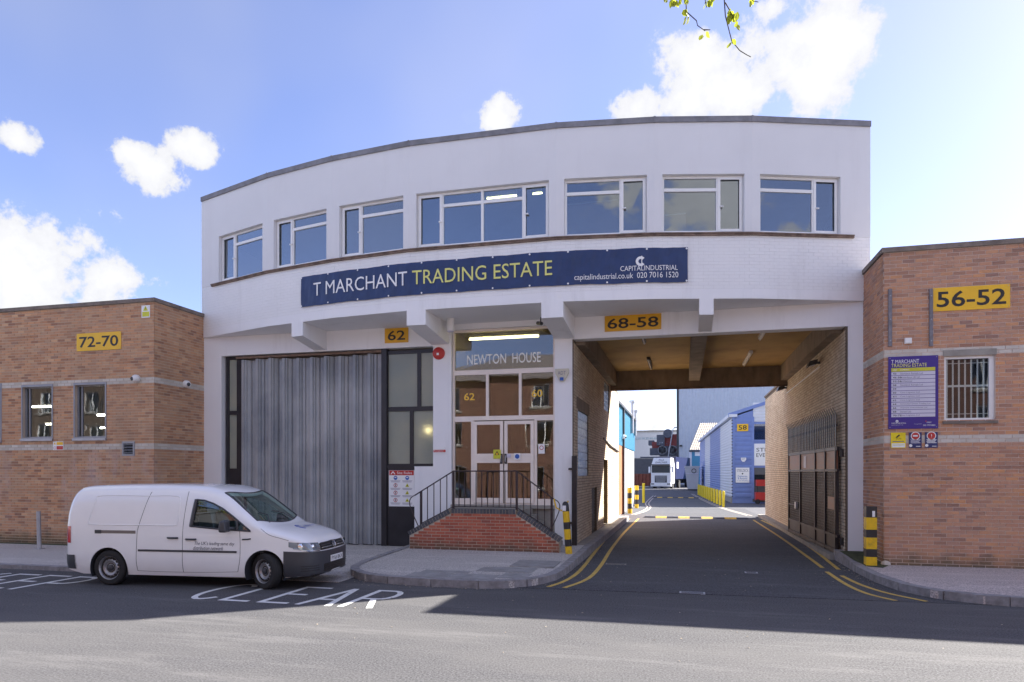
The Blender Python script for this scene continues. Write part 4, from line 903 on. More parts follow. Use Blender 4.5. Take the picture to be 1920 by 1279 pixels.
# ------------------------------------------------------------------ brick building on the right
RB = thing('brick_building', 'low russet brick building with barred window at the right', 'building', (9, YR, 0))
FR_ = Fr(0, YR, 0); xr = lambda px: fx(px, YR); zr2 = lambda px, py: fz(px, py, YR); xc2 = XR
wr = (xr(1770), xr(1866), zr2(1818, 789), zr2(1818, 667))
wall(MB(), FR_, xc2, 14, 0, ZTB, [wr], -.28, 0).build('wall', MORT_R, RB)
brick_face(RB, FR_, xc2, 12, .13, ZTB - .01, [wr, (wr[0], wr[1], wr[3], wr[3] + .13)], BR_R, [ZB1, ZB2], BR_W, single=300, rs=4)
FRR = Fr(xc2, 0, R(-90)); wall(MB(), FRR, -17.28, -YR - .281, 0, ZTB, [], -.28, 0).build('wall', MORT_R, RB)
brick_face(RB, FRR, -17.0, -YR, .13, ZTB - .01, [], BR_R, [ZB1, ZB2], BR_W, single=0, rs=6, name='return_brick')
m = MB(); m.box(xc2 - .045, 14.05, YR - .045, YR + .33, ZTB + .001, ZTB + .10); m.box(xc2 - .045, xc2 + .33, YR + .331, 16.99, ZTB + .001, ZTB + .10); m.build('coping', STONE, RB)
MB().box(xc2 + .29, 13.9, YR + .3, 30, 6.1, 6.3).build('roof', COPING, RB)
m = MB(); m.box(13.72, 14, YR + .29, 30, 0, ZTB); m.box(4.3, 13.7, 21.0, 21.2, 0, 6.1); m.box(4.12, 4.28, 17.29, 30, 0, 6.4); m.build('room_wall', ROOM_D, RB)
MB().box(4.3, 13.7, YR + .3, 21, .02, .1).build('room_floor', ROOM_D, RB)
MB().fbox(FR_, wr[0] - .02, wr[1] + .02, -.27, .02, wr[3] + .004, wr[3] + .125).build('window_lintel', CONC, RB)
w, h = wr[1] - wr[0], wr[3] - wr[2]
o = window(RB, FR_, wr[0] + .003, wr[1] - .003, wr[2], wr[3] - .003, [(.05, w - .09, .06, h - .05)], -.05, UPVC, GLASS_L)
MB().fbox(FR_, wr[0] - .03, wr[1] + .03, -.04, .05, wr[2] - .06, wr[2] - .002).build('sill', STONE, o)
for k in range(7): s = wr[0] + .07 + k * (w - .18) / 6.6; MB().fbox(FR_, s, s + .026, -.115, -.098, wr[2] + .02, wr[3] - .06).build('bar', LPALEW, o)
for z, t in ((wr[2] + .14, .012), (wr[2] + h * .53, .04), (wr[3] - .14, .012)): MB().fbox(FR_, wr[0] + .04, wr[1] - .09, -.097, -.09, z, z + t).build('bar', LPALEW, o)
numsign('large yellow 56-52 plate on the russet brick wall', FR_, xr(1748.5), xr(1893), zr2(1820, 581), zr2(1820, 537), '56-52', YEL, .05, .16)
for a, lab in ((1665, 'left grey upright batten fixed above the directory board'), (1741.5, 'right grey upright batten beside the large yellow plate')):
    o = thing('batten', lab, 'batten', FR_.pt(xr(a), 0, zr2(a, 650)), 'grey battens on the brick wall'); MB().fbox(FR_, xr(a), xr(a + 6.5), .0095, .05, zr2(a, 650), zr2(a, 543)).build('channel', M('weathered_batten', (.19, .18, .20), .7, var=.3, vs=9), o)
    for py in (556, 600, 640): MB().fbox(FR_, xr(a + 2), xr(a + 4.5), .05, .06, zr2(a, py + 1), zr2(a, py - 1)).build('bolt', SILVER, o)
o = thing('junction_box', 'small white square box between the battens', 'box', FR_.pt(xr(1701), 0, zr2(1701, 645))); MB().fbox(FR_, xr(1695), xr(1708), .0095, .06, zr2(1701, 645), zr2(1701, 634.5)).build('case', UPVC, o); MB().fbox(FR_, xr(1696), xr(1707), .06, .068, zr2(1701, 644), zr2(1701, 635.5)).build('lid', UPVC, o)
DB = sign('directory_board', 'purple tenant directory board on the russet brick wall', FR_, xr(1665), xr(1758.5), zr2(1712, 804), zr2(1712, 668), PURPLE, .014)
dd = .0245; bx = lambda f: xr(1665) + (xr(1758.5) - xr(1665)) * f; bz = lambda f: zr2(1712, 804) + (zr2(1712, 668) - zr2(1712, 804)) * (1 - f)
letter('T MARCHANT', FR_, bx(.06), bx(.62), bz(.095), bz(.045), dd + .002, LWHITE, DB); letter('TRADING ESTATE', FR_, bx(.06), bx(.77), bz(.147), bz(.1), dd + .002, LPALE, DB)
MB().fbox(FR_, bx(.06), bx(.94), dd, dd + .002, bz(.208), bz(.16)).build('heading_row', M('olive_yellow', (.58, .55, .04), .5), DB); letter('UNIT', FR_, bx(.09), bx(.18), bz(.195), bz(.175), dd + .003, LWHITE, DB); letter('COMPANY', FR_, bx(.24), bx(.43), bz(.195), bz(.175), dd + .003, LWHITE, DB)
for k, (u, c) in enumerate([('43', 'Steeldeck Rentals Ltd'), ('46-50', 'Bonnardeaux UK Ltd'), ('52-56', 'ArtNational'), ('58', 'Steeldeck Rentals Ltd'), ('59', ''), ('60', 'Cava Logistics Ltd'), ('61', 'Cava Logistics Ltd'), ('62', 'Cava Logistics Ltd'), ('64', 'Sommelier Direct Trading Ltd'), ('66', 'Anyware International Ltd'), ('68', 'Sensei Ltd'), ('70-72', 'Cava Logistics Ltd')]):
    t0 = .214 + k * .0525; MB().fbox(FR_, bx(.06), bx(.94), dd, dd + .002, bz(t0 + .046), bz(t0)).build('row', LILAC, DB)
    letter(u, FR_, bx(.09), bx(.09 + .035 * len(u)), bz(t0 + .035), bz(t0 + .012), dd + .003, BLACK, DB)
    if c: letter(c, FR_, bx(.24), bx(.24 + .0215 * len(c)), bz(t0 + .037), bz(t0 + .011), dd + .003, GREYTX, DB)
disc(FR_, bx(.175), bz(.895), .026, dd + .002, 18, .01).build('emblem', LWHITE, DB, fix=False); letter('CAPITALINDUSTRIAL', FR_, bx(.06), bx(.36), bz(.93), bz(.913), dd + .002, LWHITE, DB); letter('capitalindustrial.co.uk', FR_, bx(.06), bx(.30), bz(.955), bz(.94), dd + .002, LILAC, DB)
letter('ORBIT', FR_, bx(.77), bx(.87), bz(.925), bz(.907), dd + .002, LWHITE, DB); letter('Managed by', FR_, bx(.52), bx(.67), bz(.945), bz(.93), dd + .002, LILAC, DB); letter('020 7759 8080', FR_, bx(.70), bx(.94), bz(.965), bz(.945), dd + .002, LWHITE, DB); disc(FR_, bx(.755), bz(.9), .012, dd + .002, 10).build('emblem', REDP, DB, fix=False)
for k, (a, b, mt, lab) in enumerate(((1670, 1697.5, M('bright_yellow_face', (.85, .66, .01), .4), 'small yellow camera warning sign under the directory board'), (1704, 1727.5, NAVY2, 'navy sign with red ring under the directory board'), (1734, 1757.5, NAVY2, 'navy sign with red disc below the barred window'))):
    o = sign('warning_sign', lab, FR_, xr(a), xr(b), zr2(1712, 840), zr2(1712, 811), mt, .012, bolts=False); q = lambda f: xr(a) + (xr(b) - xr(a)) * f; zf = lambda f: zr2(1712, 811) + (zr2(1712, 840) - zr2(1712, 811)) * f
    if k == 0:
        MB().fbox(FR_, q(.05), q(.95), .0225, .024, zf(.96), zf(.70)).build('white_panel', LWHITE, o); MB().fprism(FR_, [(q(.32), zf(.3)), (q(.4), zf(.35)), (q(.62), zf(.18)), (q(.55), zf(.12))], .0225, .025).build('pictogram', BLACK, o); letter('CCTV', FR_, q(.35), q(.7), zf(.45), zf(.34), .024, BLACK, o); MB().fbox(FR_, q(.1), q(.9), .0225, .0235, zf(.60), zf(.55)).build('text_line', GREYTX, o); MB().fbox(FR_, q(.1), q(.9), .0245, .0255, zf(.82), zf(.78)).build('text_line', GREENP, o)
    else:
        disc(FR_, q(.5), zf(.23), .085, .024, 20).build('ring', LWHITE, o, fix=False); disc(FR_, q(.5), zf(.23), .07, .0255, 20).build('disc', REDP, o, fix=False)
        if k == 1: MB().fbox(FR_, q(.3), q(.68), .026, .0275, zf(.27), zf(.18)).build('pictogram', LWHITE, o)
        else: letter('!', FR_, q(.47), q(.53), zf(.33), zf(.13), .027, LWHITE, o)
        for r in range(4): MB().fbox(FR_, q(.10 + .05 * (r % 2)), q(.9 - .06 * (r % 3)), .0225, .024, zf(.50 + r * .065), zf(.465 + r * .065)).build('text_line', LWHITE if k == 2 else LILAC, o)
        disc(FR_, q(.12), zf(.85), .03, .024, 14).build('emblem', LWHITE, o, fix=False); MB().fbox(FR_, q(.55), q(.9), .0225, .024, zf(.92), zf(.88)).build('text_line', LWHITE, o)
# ------------------------------------------------------------------ brick stoop with stairs to both sides
YS = 15.55; FS = Fr(0, YS, 0); xs = lambda px: fx(px, YS); zs_ = lambda px, py: fz(px, py, YS)
a0, a1, b1, b0 = xs(768), xs(846), xs(967), xs(1048); zt, zl0, zr0, zb = 1.06, .50, .42, .10
ST_ = thing('brick_stoop', 'red brick stoop with dark coping before the glazed entrance', 'steps', ((a0 + b0) / 2, YS, zb))
poly = [(a0, zb), (b0, zb), (b0, zr0), (b1, zt), (a1, zt), (a0, zl0)]
MB().fprism(FS, poly, -.22, 0).build('front_wall', MORT_S, ST_)
def toprow(z):
    l = a0 if z <= zl0 else a0 + (a1 - a0) * (z - zl0) / (zt - zl0); r = b0 if z <= zr0 else b0 - (b0 - b1) * (z - zr0) / (zt - zr0); return (l + .004, r - .004)
brick_face(ST_, FS, a0, b0, zb, zt, [], BR_S, single=400, top=toprow, rs=8, proud=.006)
def copings(p, q, n):
    p, q = Vector(p), Vector(q); t = (q - p) / n; th = math.atan2(q.y - p.y, q.x - p.x); nn = Vector((-math.sin(th), math.cos(th))) * .105
    for i in range(n):
        u, v = p + t * (i + .06), p + t * (i + .94)
        MB().fprism(FS, [tuple(u), tuple(v), tuple(v + nn), tuple(u + nn)], -.235, .012 + random.uniform(-.002, .002)).build('coping_brick', BR_E, ST_)
    m = MB(); m.fprism(FS, [tuple(p), tuple(q), tuple(q + nn * .96), tuple(p + nn * .96)], -.228, .005); m.build('coping_joint', MORT_S, ST_)
copings((a0, zl0), (a1 - .02, zt + .001), 15); copings((a1 + .005, zt), (b1 - .005, zt), 20); copings((b1 + .02, zt + .001), (b0, zr0), 16)
MB().box(a1 - .1, b1 + .1, YS + .225, 16.98, 0, 1.15).build('landing', CONC, ST_)
for k in range(6):
    z = 1.15 - .165 * (k + 1); d_ = (a1 - .1 - a0) / 6; e_ = (b0 - b1 - .1) / 6
    if z > 0:
        MB().box(a1 - .1 - d_ * (k + 1), a1 - .1 - d_ * k, YS + .225, 16.98, 0, z).build('tread', CONC, ST_); MB().box(b1 + .1 + e_ * k, b1 + .1 + e_ * (k + 1), YS + .225, 16.98, 0, z).build('tread', CONC, ST_)
RL = thing('handrail', 'black iron railing along the top of the brick stoop', 'railing', ((a0 + b0) / 2, YS + .1, zl0))
yr_ = YS + .10; zt2, zt3 = 2.07, 1.165
tl = [(a0 + .10, zl0 + .98), (a1 + .02, zt2), (b1, zt2), (b0 - .14, zr0 + 1.0)]
bl = [(a0 + .28, zl0 + .30), (a1 + .02, zt3 + .05), (b1, zt3 + .05), (b0 - .20, zr0 + .28)]
def R3(p): return (p[0], yr_, p[1])
def curl(x, z, sgn): return [(x, z), (x - sgn * .09, z - .05), (x - sgn * .14, z - .14), (x - sgn * .13, z - .26), (x - sgn * .07, z - .42), (x + sgn * .04, z - .66), (x + sgn * .14, z - .86)]
MB().tube([R3(p) for p in tl], .016, 8).build('top_rail', RAIL, RL)
MB().tube([R3(p) for p in bl], .012, 6).build('bottom_rail', RAIL, RL)
MB().tube([R3(p) for p in smooth_line(curl(*tl[0], 1), 3)], .012, 6).build('scroll', RAIL, RL); MB().tube([R3(p) for p in smooth_line(curl(*tl[3], -1), 3)], .012, 6).build('scroll', RAIL, RL)
def zon(line, x):
    for p, q in zip(line, line[1:]):
        if p[0] <= x <= q[0]: return p[1] + (q[1] - p[1]) * (x - p[0]) / (q[0] - p[0])
    return line[0][1] if x < line[0][0] else line[-1][1]
zcop = lambda x: zon([(a0, zl0 + .1), (a1, zt + .1), (b1, zt + .1), (b0, zr0 + .1)], x)
for x in (a0 + .26, a1 + .02, b1, b0 - .19): MB().box(x - .024, x + .024, yr_ - .024, yr_ + .024, zcop(x) - .02, zon(tl, x) + .0).build('post', RAIL, RL)
def bal(x): MB().box(x - .009, x + .009, yr_ - .009, yr_ + .009, zon(bl, x), zon(tl, x)).build('baluster', RAIL, RL)
for k in range(1, 5): bal(a0 + .26 + (a1 - a0 - .24) * k / 5)
for k in range(1, 11): bal(a1 + .02 + (b1 - a1 - .02) * k / 11)
for k in range(1, 5): bal(b1 + (b0 - .19 - b1) * k / 5)
tag(MB().tube([(b0 - .13, yr_ - .02, 1.42), (b0 - .08, yr_ - .02, 1.22), (b0 + .05, yr_ - .02, 1.15), (b0 + .16, yr_ - .02, 1.28), (b0 + .2, yr_ + .0, 1.38)], .018, 8).build('cable_loop', YELPAINT), 'yellow cable looped round the right end of the railing', 'cable')
# ------------------------------------------------------------------ bollards and post
def bollard(label, base, h, r, lean, square):
    o = thing('bollard', label, 'bollard', base, 'striped bollards at the passage mouth'); x, y, z = base
    P = lambda t: Vector((x + lean[0] * t * h, y + lean[1] * t * h, z - .03 + t * (h + .03)))
    cuts = [0, .17, .30, .49, .62, .82, 1]; cols = [YELPAINT, BLKPAINT, YELPAINT, BLKPAINT, YELPAINT, BLKPAINT]
    for i in range(6):
        p, q = P(cuts[i]), P(cuts[i + 1])
        if square:
            MB().hexa([tuple(p + Vector(v)) for v in ((-r, -r, 0), (r, -r, 0), (r, r, 0), (-r, r, 0))] + [tuple(q + Vector(v)) for v in ((-r, -r, 0), (r, -r, 0), (r, r, 0), (-r, r, 0))]).build('band', cols[i], o)
        elif i < 5: MB().cyl(p, q, r, 20).build('band', cols[i], o, smooth=True)
        else: MB().lathe([(r, 0), (r, (q - p).length * .6), (r * .8, (q - p).length * .85), (r * .4, (q - p).length), (0, (q - p).length * 1.02)], p, (q - p), 20).build('band', cols[i], o, smooth=True)
    p = P(.88); MB().box(p.x - r * (.8 if not square else -.1), p.x + r * (.25 if not square else .6), p.y - r - .004, p.y - r * .6, p.z - .06, p.z + .06).build('sticker', LWHITE, o)
gx, gyy = G(1067, 1039, .17); bollard('leaning black and yellow round bollard beside the brick stoop', (gx, gyy, .17), 1.2, .078, (-.075, 0), False)
gx, gyy = G(1632, 1060, .15); bollard('upright black and yellow square bollard at the russet brick corner', (gx, gyy, .15), 1.2, .10, (.0, 0), True)
gx, gyy = G(74, 1029, .08); o = thing('steel_post', 'plain galvanised steel post leaning before the left brick wall', 'post', (gx, gyy, .075)); MB().cyl((gx, gyy, .03), (gx - .03, gyy, 1.04), .05, 16).build('shaft', SILVER, o, smooth=True); MB().box(gx - .09, gx + .09, gyy - .09, gyy + .09, .07, .09).build('base_plate', SILVER, o)
# ------------------------------------------------------------------ white delivery van
def lerp_tab(tab, x):
    if x <= tab[0][0]: return tab[0][1]
    for (a, p), (b, q) in zip(tab, tab[1:]):
        if x <= b:
            t = (x - a) / (b - a); return p + (q - p) * t
    return tab[-1][1]
def smooth_tab(tab, n=8):
    pts = smooth_line([Vector(p) for p in tab], n); return [(p.x, p.y) for p in pts]
VT = smooth_tab([(-.93, .80), (-.922, 1.08), (-.89, 1.40), (-.83, 1.64), (-.76, 1.745), (-.60, 1.80), (0, 1.822), (.8, 1.832), (1.5, 1.82), (1.9, 1.775), (2.22, 1.665), (2.6, 1.395), (2.93, 1.14), (3.1, 1.085), (3.4, 1.02), (3.62, .955), (3.76, .875), (3.84, .78), (3.895, .67), (3.925, .57), (3.935, .50)])
VW_ = smooth_tab([(-.93, .70), (-.90, .80), (-.82, .855), (-.6, .885), (0, .895), (2.6, .895), (3.2, .89), (3.5, .87), (3.68, .82), (3.80, .735), (3.88, .58), (3.92, .36), (3.935, .14)])
vT = lambda x: lerp_tab(VT, x); vw = lambda x: lerp_tab(VW_, x)
vzb = lambda x: .20 + .09 * max(0, (-.55 - x) / .38) + .06 * max(0, (x - 3.3) / .63)
def hw(x, z, off=0.0):
    T = vT(x); Sg = min(1.0, T - .17); w = vw(x)
    if z < .5: w *= 1 - .07 * ((.5 - z) / .3) ** 2
    if z > Sg:
        n = min(7.5, max(3.0, 3.0 + (T - 1.0) * 6)); q = min(1, (z - Sg) / (T - Sg)); w *= (1 - .135 * (max(0, z - 1.0) / .82) ** 1.25) * max(0, 1 - q ** n) ** (1 / n)
    return w + off
def van_loft(x0, x1, nx, shrink=0, zmin=None):
    m = MB(); rows = []
    for i in range(nx + 1):
        x = x0 + (x1 - x0) * (.5 - .5 * math.cos(math.pi * i / nx)) if shrink == 0 else x0 + (x1 - x0) * i / nx
        T = vT(x) - shrink; zb_ = (vzb(x) if zmin is None else zmin); row = []
        Sg = min(1.0, vT(x) - .17) - shrink * .3; zs_l = [zb_ + (Sg - zb_) * k / 8 for k in range(8)] + [Sg + (T - Sg) * math.sin(math.pi / 2 * k / 12) for k in range(13)]
        side = [(max(0.0, hw(x, min(z + shrink, vT(x) - 1e-4 if shrink else z)) - shrink), z) for z in zs_l]; side[-1] = (0.0, T)
        row = [(x, y, z) for y, z in side] + [(x, -y, z) for y, z in side[-2::-1]]; rows.append(row)
    n = len(rows[0]); vs = [p for r in rows for p in r]
    fs = [(i * n + j, i * n + (j + 1) % n, (i + 1) * n + (j + 1) % n, (i + 1) * n + j) for i in range(nx) for j in range(n)] + [tuple(range(n)), tuple(range(nx * n, nx * n + n))]
    m.add(vs, fs); return m
VAN_LOC, VAN_RZ = (-10.14, 11.05, 0), R(5.6)
VAN = thing('delivery_van', 'white panel van with black bumpers parked before the grey shutter', 'van', VAN_LOC, rz=VAN_RZ); ORG[VAN.name] = Vector()
VWHITE = M('white_van_paint', (.88, .88, .89), .22, var=.02, coat=.6, local=True)
RUBBER = M('tyre_rubber', (.02, .02, .021), .8, var=.3, bmp=.2, local=True); VBLACK = M('black_bumper_plastic', (.050, .053, .062), .42, var=.12, bmp=.08, bs=200, local=True)
RIM = M('silver_steel_wheel', (.36, .36, .38), .35, .6, var=.1, local=True); CHROME = M('chrome', (.75, .76, .78), .12, .95, var=.03, local=True); SEAM = M('panel_gap', (.10, .10, .11), .7, local=True)
HEADL = M('headlamp_lens', (.20, .23, .27), .08, .3, var=.2, coat=1, local=True); TAILR = M('red_tail_lamp', (.55, .02, .03), .15, coat=1, local=True); SEATF = M('grey_seat_cloth', (.05, .05, .055), .9, local=True)
body = van_loft(-.93, 3.935, 72).build('body', VWHITE, VAN, smooth=True, local=True)
def boolean(o, cutters):
    for c in cutters:
        md = o.modifiers.new('b', 'BOOLEAN'); md.operation = 'DIFFERENCE'; md.object = c; md.solver = 'EXACT'
    bpy.context.view_layer.update()
    me = bpy.data.meshes.new_from_object(o.evaluated_get(bpy.context.evaluated_depsgraph_get())); o.modifiers.clear(); old = o.data; o.data = me; bpy.data.meshes.remove(old)
    for c in cutters: bpy.data.objects.remove(c)
    while len(o.data.materials) > 1: o.data.materials.pop()
    o.data.polygons.foreach_set('material_index', [0] * len(o.data.polygons)); o.data.polygons.foreach_set('use_smooth', [True] * len(o.data.polygons))
    try: o.data.set_sharp_from_angle(angle=R(38))
    except Exception: pass
WIN = [(1.60, 1.09), (1.66, 1.56), (1.84, 1.545), (2.02, 1.49), (2.2, 1.405), (2.4, 1.275), (2.6, 1.13), (2.76, 1.015), (2.2, 1.045)]
def wsx(y, top): return (2.25 - .10 * (y / .66) ** 2) if top else (2.955 - .16 * (y / .78) ** 2)
WY = [(-1 + 2 * i / 14) for i in range(15)]
cut = []
def cutter(m): o = m.build('c', VWHITE, VAN, local=True); cut.append(o)
for xw in (0, 3.006):
    for sg in (-1, 1): cutter(MB().cyl((xw, sg * .52, .315), (xw, sg * 1.2, .315), .375, 32))
cutter(van_loft(1.34, 2.97, 16, .055, .42))
for sg in (-1, 1):
    P = [(x, sg * .5, z) for x, z in WIN]; Q = [(x, sg * 1.2, z) for x, z in WIN]; n = len(P); cutter(MB().add(P + Q, [tuple(range(n)), tuple(range(2 * n - 1, n - 1, -1))] + [(i, (i + 1) % n, (i + 1) % n + n, i + n) for i in range(n)]))
pl = [(wsx(t * .66, True), t * .66) for t in WY] + [(wsx(t * .76, False), t * .76) for t in WY[::-1]]
P = [(x, y, 1.06) for x, y in pl]; Q = [(x, y, 2.2) for x, y in pl]; n = len(P); cutter(MB().add(P + Q, [tuple(range(n)), tuple(range(2 * n - 1, n - 1, -1))] + [(i, (i + 1) % n, (i + 1) % n + n, i + n) for i in range(n)]))
boolean(body, cut)
def ztop(x, y):
    a, b = min(1.0, vT(x) - .17), vT(x)
    for _ in range(22):
        c = (a + b) / 2
        if hw(x, c) >= abs(y): a = c
        else: b = c
    return a
rows = [[(lambda x, y: (x, y, ztop(x, y) - .004))(wsx(t * .665, True) - .01 + (wsx(t * .765, False) + .01 - wsx(t * .665, True)) * k / 8, t * (.665 + .10 * k / 8)) for t in WY] for k in range(9)]
o = MB().grid(rows).build('windscreen', GLASS_C, VAN, local=True, smooth=True)
edge = rows[0] + [r[-1] for r in rows] + rows[-1][::-1] + [r[0] for r in rows[::-1]]
MB().tube([(x, y, z + .004) for x, y, z in edge], .014, 6).build('seal', VBLACK, o, local=True)
for sg, a in ((-1, .0), (1, .0)):     # wipers
    MB().tube([(2.93, -.1 + sg * .45, ztop(2.93, -.1 + sg * .45) + .02), (2.78, -.05 + sg * .3, ztop(2.78, sg * .3) + .02), (2.72, sg * .3 + .35, ztop(2.72, .45) + .015)][:2] + [(2.70, sg * .25 - .28, ztop(2.70, sg * .25 - .28) + .014)], .009, 6).build('wiper', VBLACK, VAN, local=True)
def sidept(x, z, sg, off): return (x, sg * hw(x, z, off), z)
for sg in (-1, 1):
    cx_ = sum(p[0] for p in WIN) / len(WIN); cz_ = sum(p[1] for p in WIN) / len(WIN); dens = []
    for (xa, za), (xb, zb_) in zip(WIN, WIN[1:] + WIN[:1]):
        for k in range(4): dens.append((xa + (xb - xa) * k / 4, za + (zb_ - za) * k / 4))
    rings = [[(cx_ + (x - cx_) * f * 1.01, cz_ + (z - cz_) * f * 1.01) for x, z in dens] for f in (1, .7, .4, .1)]; m = MB(); nn = len(dens)
    vs = [sidept(x, z, sg, -.012) for r in rings for x, z in r]; m.add(vs, [(i * nn + j, i * nn + (j + 1) % nn, (i + 1) * nn + (j + 1) % nn, (i + 1) * nn + j) for i in range(3) for j in range(nn)] + [tuple(range(3 * nn, 4 * nn))])
    o = m.build('side_window', GLASS_C, VAN, local=True, smooth=True)
    MB().tube([sidept(x, z, sg, .0) for x, z in dens + dens[:1]], .016, 6).build('seal', VBLACK, o, local=True)
    MB().tube([sidept(2.50, z, sg, .004) for z in (1.03, 1.1, 1.2)], .02, 6).build('quarter_bar', VBLACK, o, local=True)
    MB().tube([sidept(1.62 + (z - 1.06) * .12, z, sg, .002) for z in (1.08, 1.2, 1.4, 1.555)], .03, 6).build('pillar_trim', VBLACK, o, local=True)
def strip(m, pts, sg, r): return m.tube([sidept(x, z, sg, 0) for x, z in smooth_line(pts, 4)], r, 6)
for sg in (-1, 1):
    for pts, r in (([(1.50, 1.70), (1.50, 1.55), (1.47, 1.1), (1.46, .6), (1.46, .27)], .0045), ([(2.55, 1.02), (2.56, .8), (2.55, .5), (2.5, .30)], .0045), ([(.78, 1.69), (.72, 1.5), (.60, 1.07), (.575, .9), (.56, .5), (.57, .28)], .0045), ([(2.93, 1.06), (3.1, .955), (3.3, .90), (3.45, .86)], .004), ([(.57, .28), (1.0, .27), (1.46, .27)], .003), ([(1.46, .27), (2.0, .28), (2.5, .30)], .003)):
        strip(MB(), pts, sg, r).build('panel_seam', SEAM, VAN, local=True)
    for x0, x1 in ((-.40, .62), (.72, 1.36)):
        z0, z1 = 1.10, 1.62; c = .07; lp = [(x0 + c, z0), (x1 - c, z0), (x1 - .02, z0 + .03), (x1, z0 + c), (x1 + (.06 if x1 < 1 else 0), z1 - c), (x1 - c, z1), (x0 + .18, z1), (x0 + .10, z1 - .05), (x0, z0 + c), (x0 + .02, z0 + .02), (x0 + c, z0)]
        if x1 < 1: lp = [(x1, z0), (x0 + c, z0), (x0 + .02, z0 + .03), (x0, z0 + c), (x0 + .10, z1 - .1), (x0 + .2, z1), (x1 + .1, z1)]
        else: lp = [(x0 - .1, z0), (x1 - c, z0), (x1 - .02, z0 + .03), (x1, z0 + c), (x1 + .01, z1 - .1), (x1 - .08, z1), (x0, z1)]
        strip(MB(), lp, sg, .010).build('pressed_crease', VWHITE, VAN, local=True)
    rows = [[sidept(.60 + (2.50 - .60) * i / 24, z, sg, .012) for i in range(25)] for z in (.632, .668)]
    MB().grid(rows).build('rub_strip', VBLACK, VAN, local=True)
    rows = [[sidept(-.25 + .80 * i / 10, z, sg, .004) for i in range(11)] for z in (.945, 1.0)]; MB().grid(rows).build('door_track', M('track_grey', (.20, .17, .15), .5, local=True), VAN, local=True)
    rows = [[sidept(-.26 + .13 * i / 3, z, sg, .010) for i in range(4)] for z in (.94, 1.005)]; MB().grid(rows).build('track_cap', VBLACK, VAN, local=True)
    for x0, x1, z in ((1.18, 1.38, .88), (1.53, 1.73, .86)):
        MB().tube([sidept(x0, z, sg, .006), sidept(x0 + .03, z, sg, .028), sidept(x1 - .03, z, sg, .028), sidept(x1, z, sg, .006)], .017, 8).build('door_handle', VBLACK, VAN, local=True)
        rows = [[sidept(x0 + .04 + .12 * i / 4, z + .035 + .02 * k, sg, .003) for i in range(5)] for k in (-1, 1)]; MB().grid(rows).build('handle_recess', VWHITE, VAN, local=True)
    MB().tube([sidept(2.60, .87, sg, .004), sidept(2.70, .875, sg, .006), sidept(2.76, .885, sg, .0)], .014, 6).build('side_repeater', VBLACK, VAN, local=True)
    # mirror
    y0 = sg * .93; MB().hexa([(2.26, y0, 1.00), (2.40, y0, 1.00), (2.46, y0 + sg * .25, 1.01), (2.31, y0 + sg * .25, 1.01), (2.28, y0, 1.22), (2.39, y0, 1.22), (2.43, y0 + sg * .24, 1.21), (2.32, y0 + sg * .24, 1.21)]).build('mirror', VBLACK, VAN, local=True)
    MB().tube([(2.45, sg * .84, 1.05), (2.38, sg * .97, 1.07)], .03, 8).build('mirror_arm', VBLACK, VAN, local=True)
    md = bpy.data.objects['mirror' if sg < 0 else 'mirror.001'].modifiers.new('bev', 'BEVEL'); md.width = .035; md.segments = 3
    # rear lamp, arches, wheels
    rows = [[(x_, sg * hw(x_, z, .006), z) for x_ in (-.915, -.88, -.83, -.77)] for z in (.76, .84, .92, 1.0, 1.06)]; MB().grid(rows).build('tail_lamp', TAILR, VAN, local=True, smooth=True)
    for xw in (0, 3.006):
        m = MB(); rr_ = []
        for yy in (.50, .88): rr_.append([(xw + .372 * math.cos(R(a)), sg * yy, .315 + .372 * math.sin(R(a))) for a in range(-25, 206, 10)])
        m.grid(rr_); m.add([(xw, sg * .5, .315)] + rr_[0], [(0, i + 1, i + 2) for i in range(len(rr_[0]) - 1)]); m.build('wheel_arch', VBLACK, VAN, local=True)
def polar(x0, z, th, off):
    a, b = 0.0, 2.5; c, s = math.cos(R(th)), math.sin(R(th))
    ins = lambda r: (-.93 < x0 + r * c < 3.935) and vzb(x0 + r * c) - .01 <= z <= vT(x0 + r * c) and abs(r * s) <= hw(x0 + r * c, z)
    for _ in range(26):
        m_ = (a + b) / 2
        if ins(m_): a = m_
        else: b = m_
    return (x0 + (a + off) * c, (a + off) * s, z)
def patch(name, mat, th0, th1, zlo, zhi, off, parent=None, n=24, k=6, x0=3.0, smooth=True):
    zl_ = zlo if callable(zlo) else (lambda t: zlo); zh_ = zhi if callable(zhi) else (lambda t: zhi)
    rows = [[polar(x0, zl_(t) + (zh_(t) - zl_(t)) * j / k, t, off) for t in [th0 + (th1 - th0) * i / n for i in range(n + 1)]] for j in range(k + 1)]
    return MB().grid(rows).build(name, mat, parent or VAN, local=True, smooth=smooth)
FBp = patch('front_bumper', VBLACK, -68, 68, lambda t: .20 + .02 * abs(t) / 68, lambda t: .645 + .03 * (abs(t) / 68) ** 2, .012, n=48, k=10)
patch('lip', VBLACK, -66, 66, .235, .262, .028, FBp, n=40, k=1)
GR = patch('grille', BLACK, -31, 31, .665, lambda t: .80 - .02 * abs(t) / 31, .012, n=24, k=3)
for z, mt in ((.705, CHROME), (.745, VBLACK), (.785, VBLACK)): MB().tube([polar(3.0, z, t, .014) for t in range(-29, 30, 4)], .008, 6).build('slat', mt, GR, local=True)
for z in (.30, .335, .37, .405): MB().tube([polar(3.0, z, t, .012) for t in range(-27, 28, 3)], .008, 6).build('intake_slat', BLACK, FBp, local=True)
patch('intake', BLACK, -27, 27, .285, .42, .014, FBp, n=20, k=2)
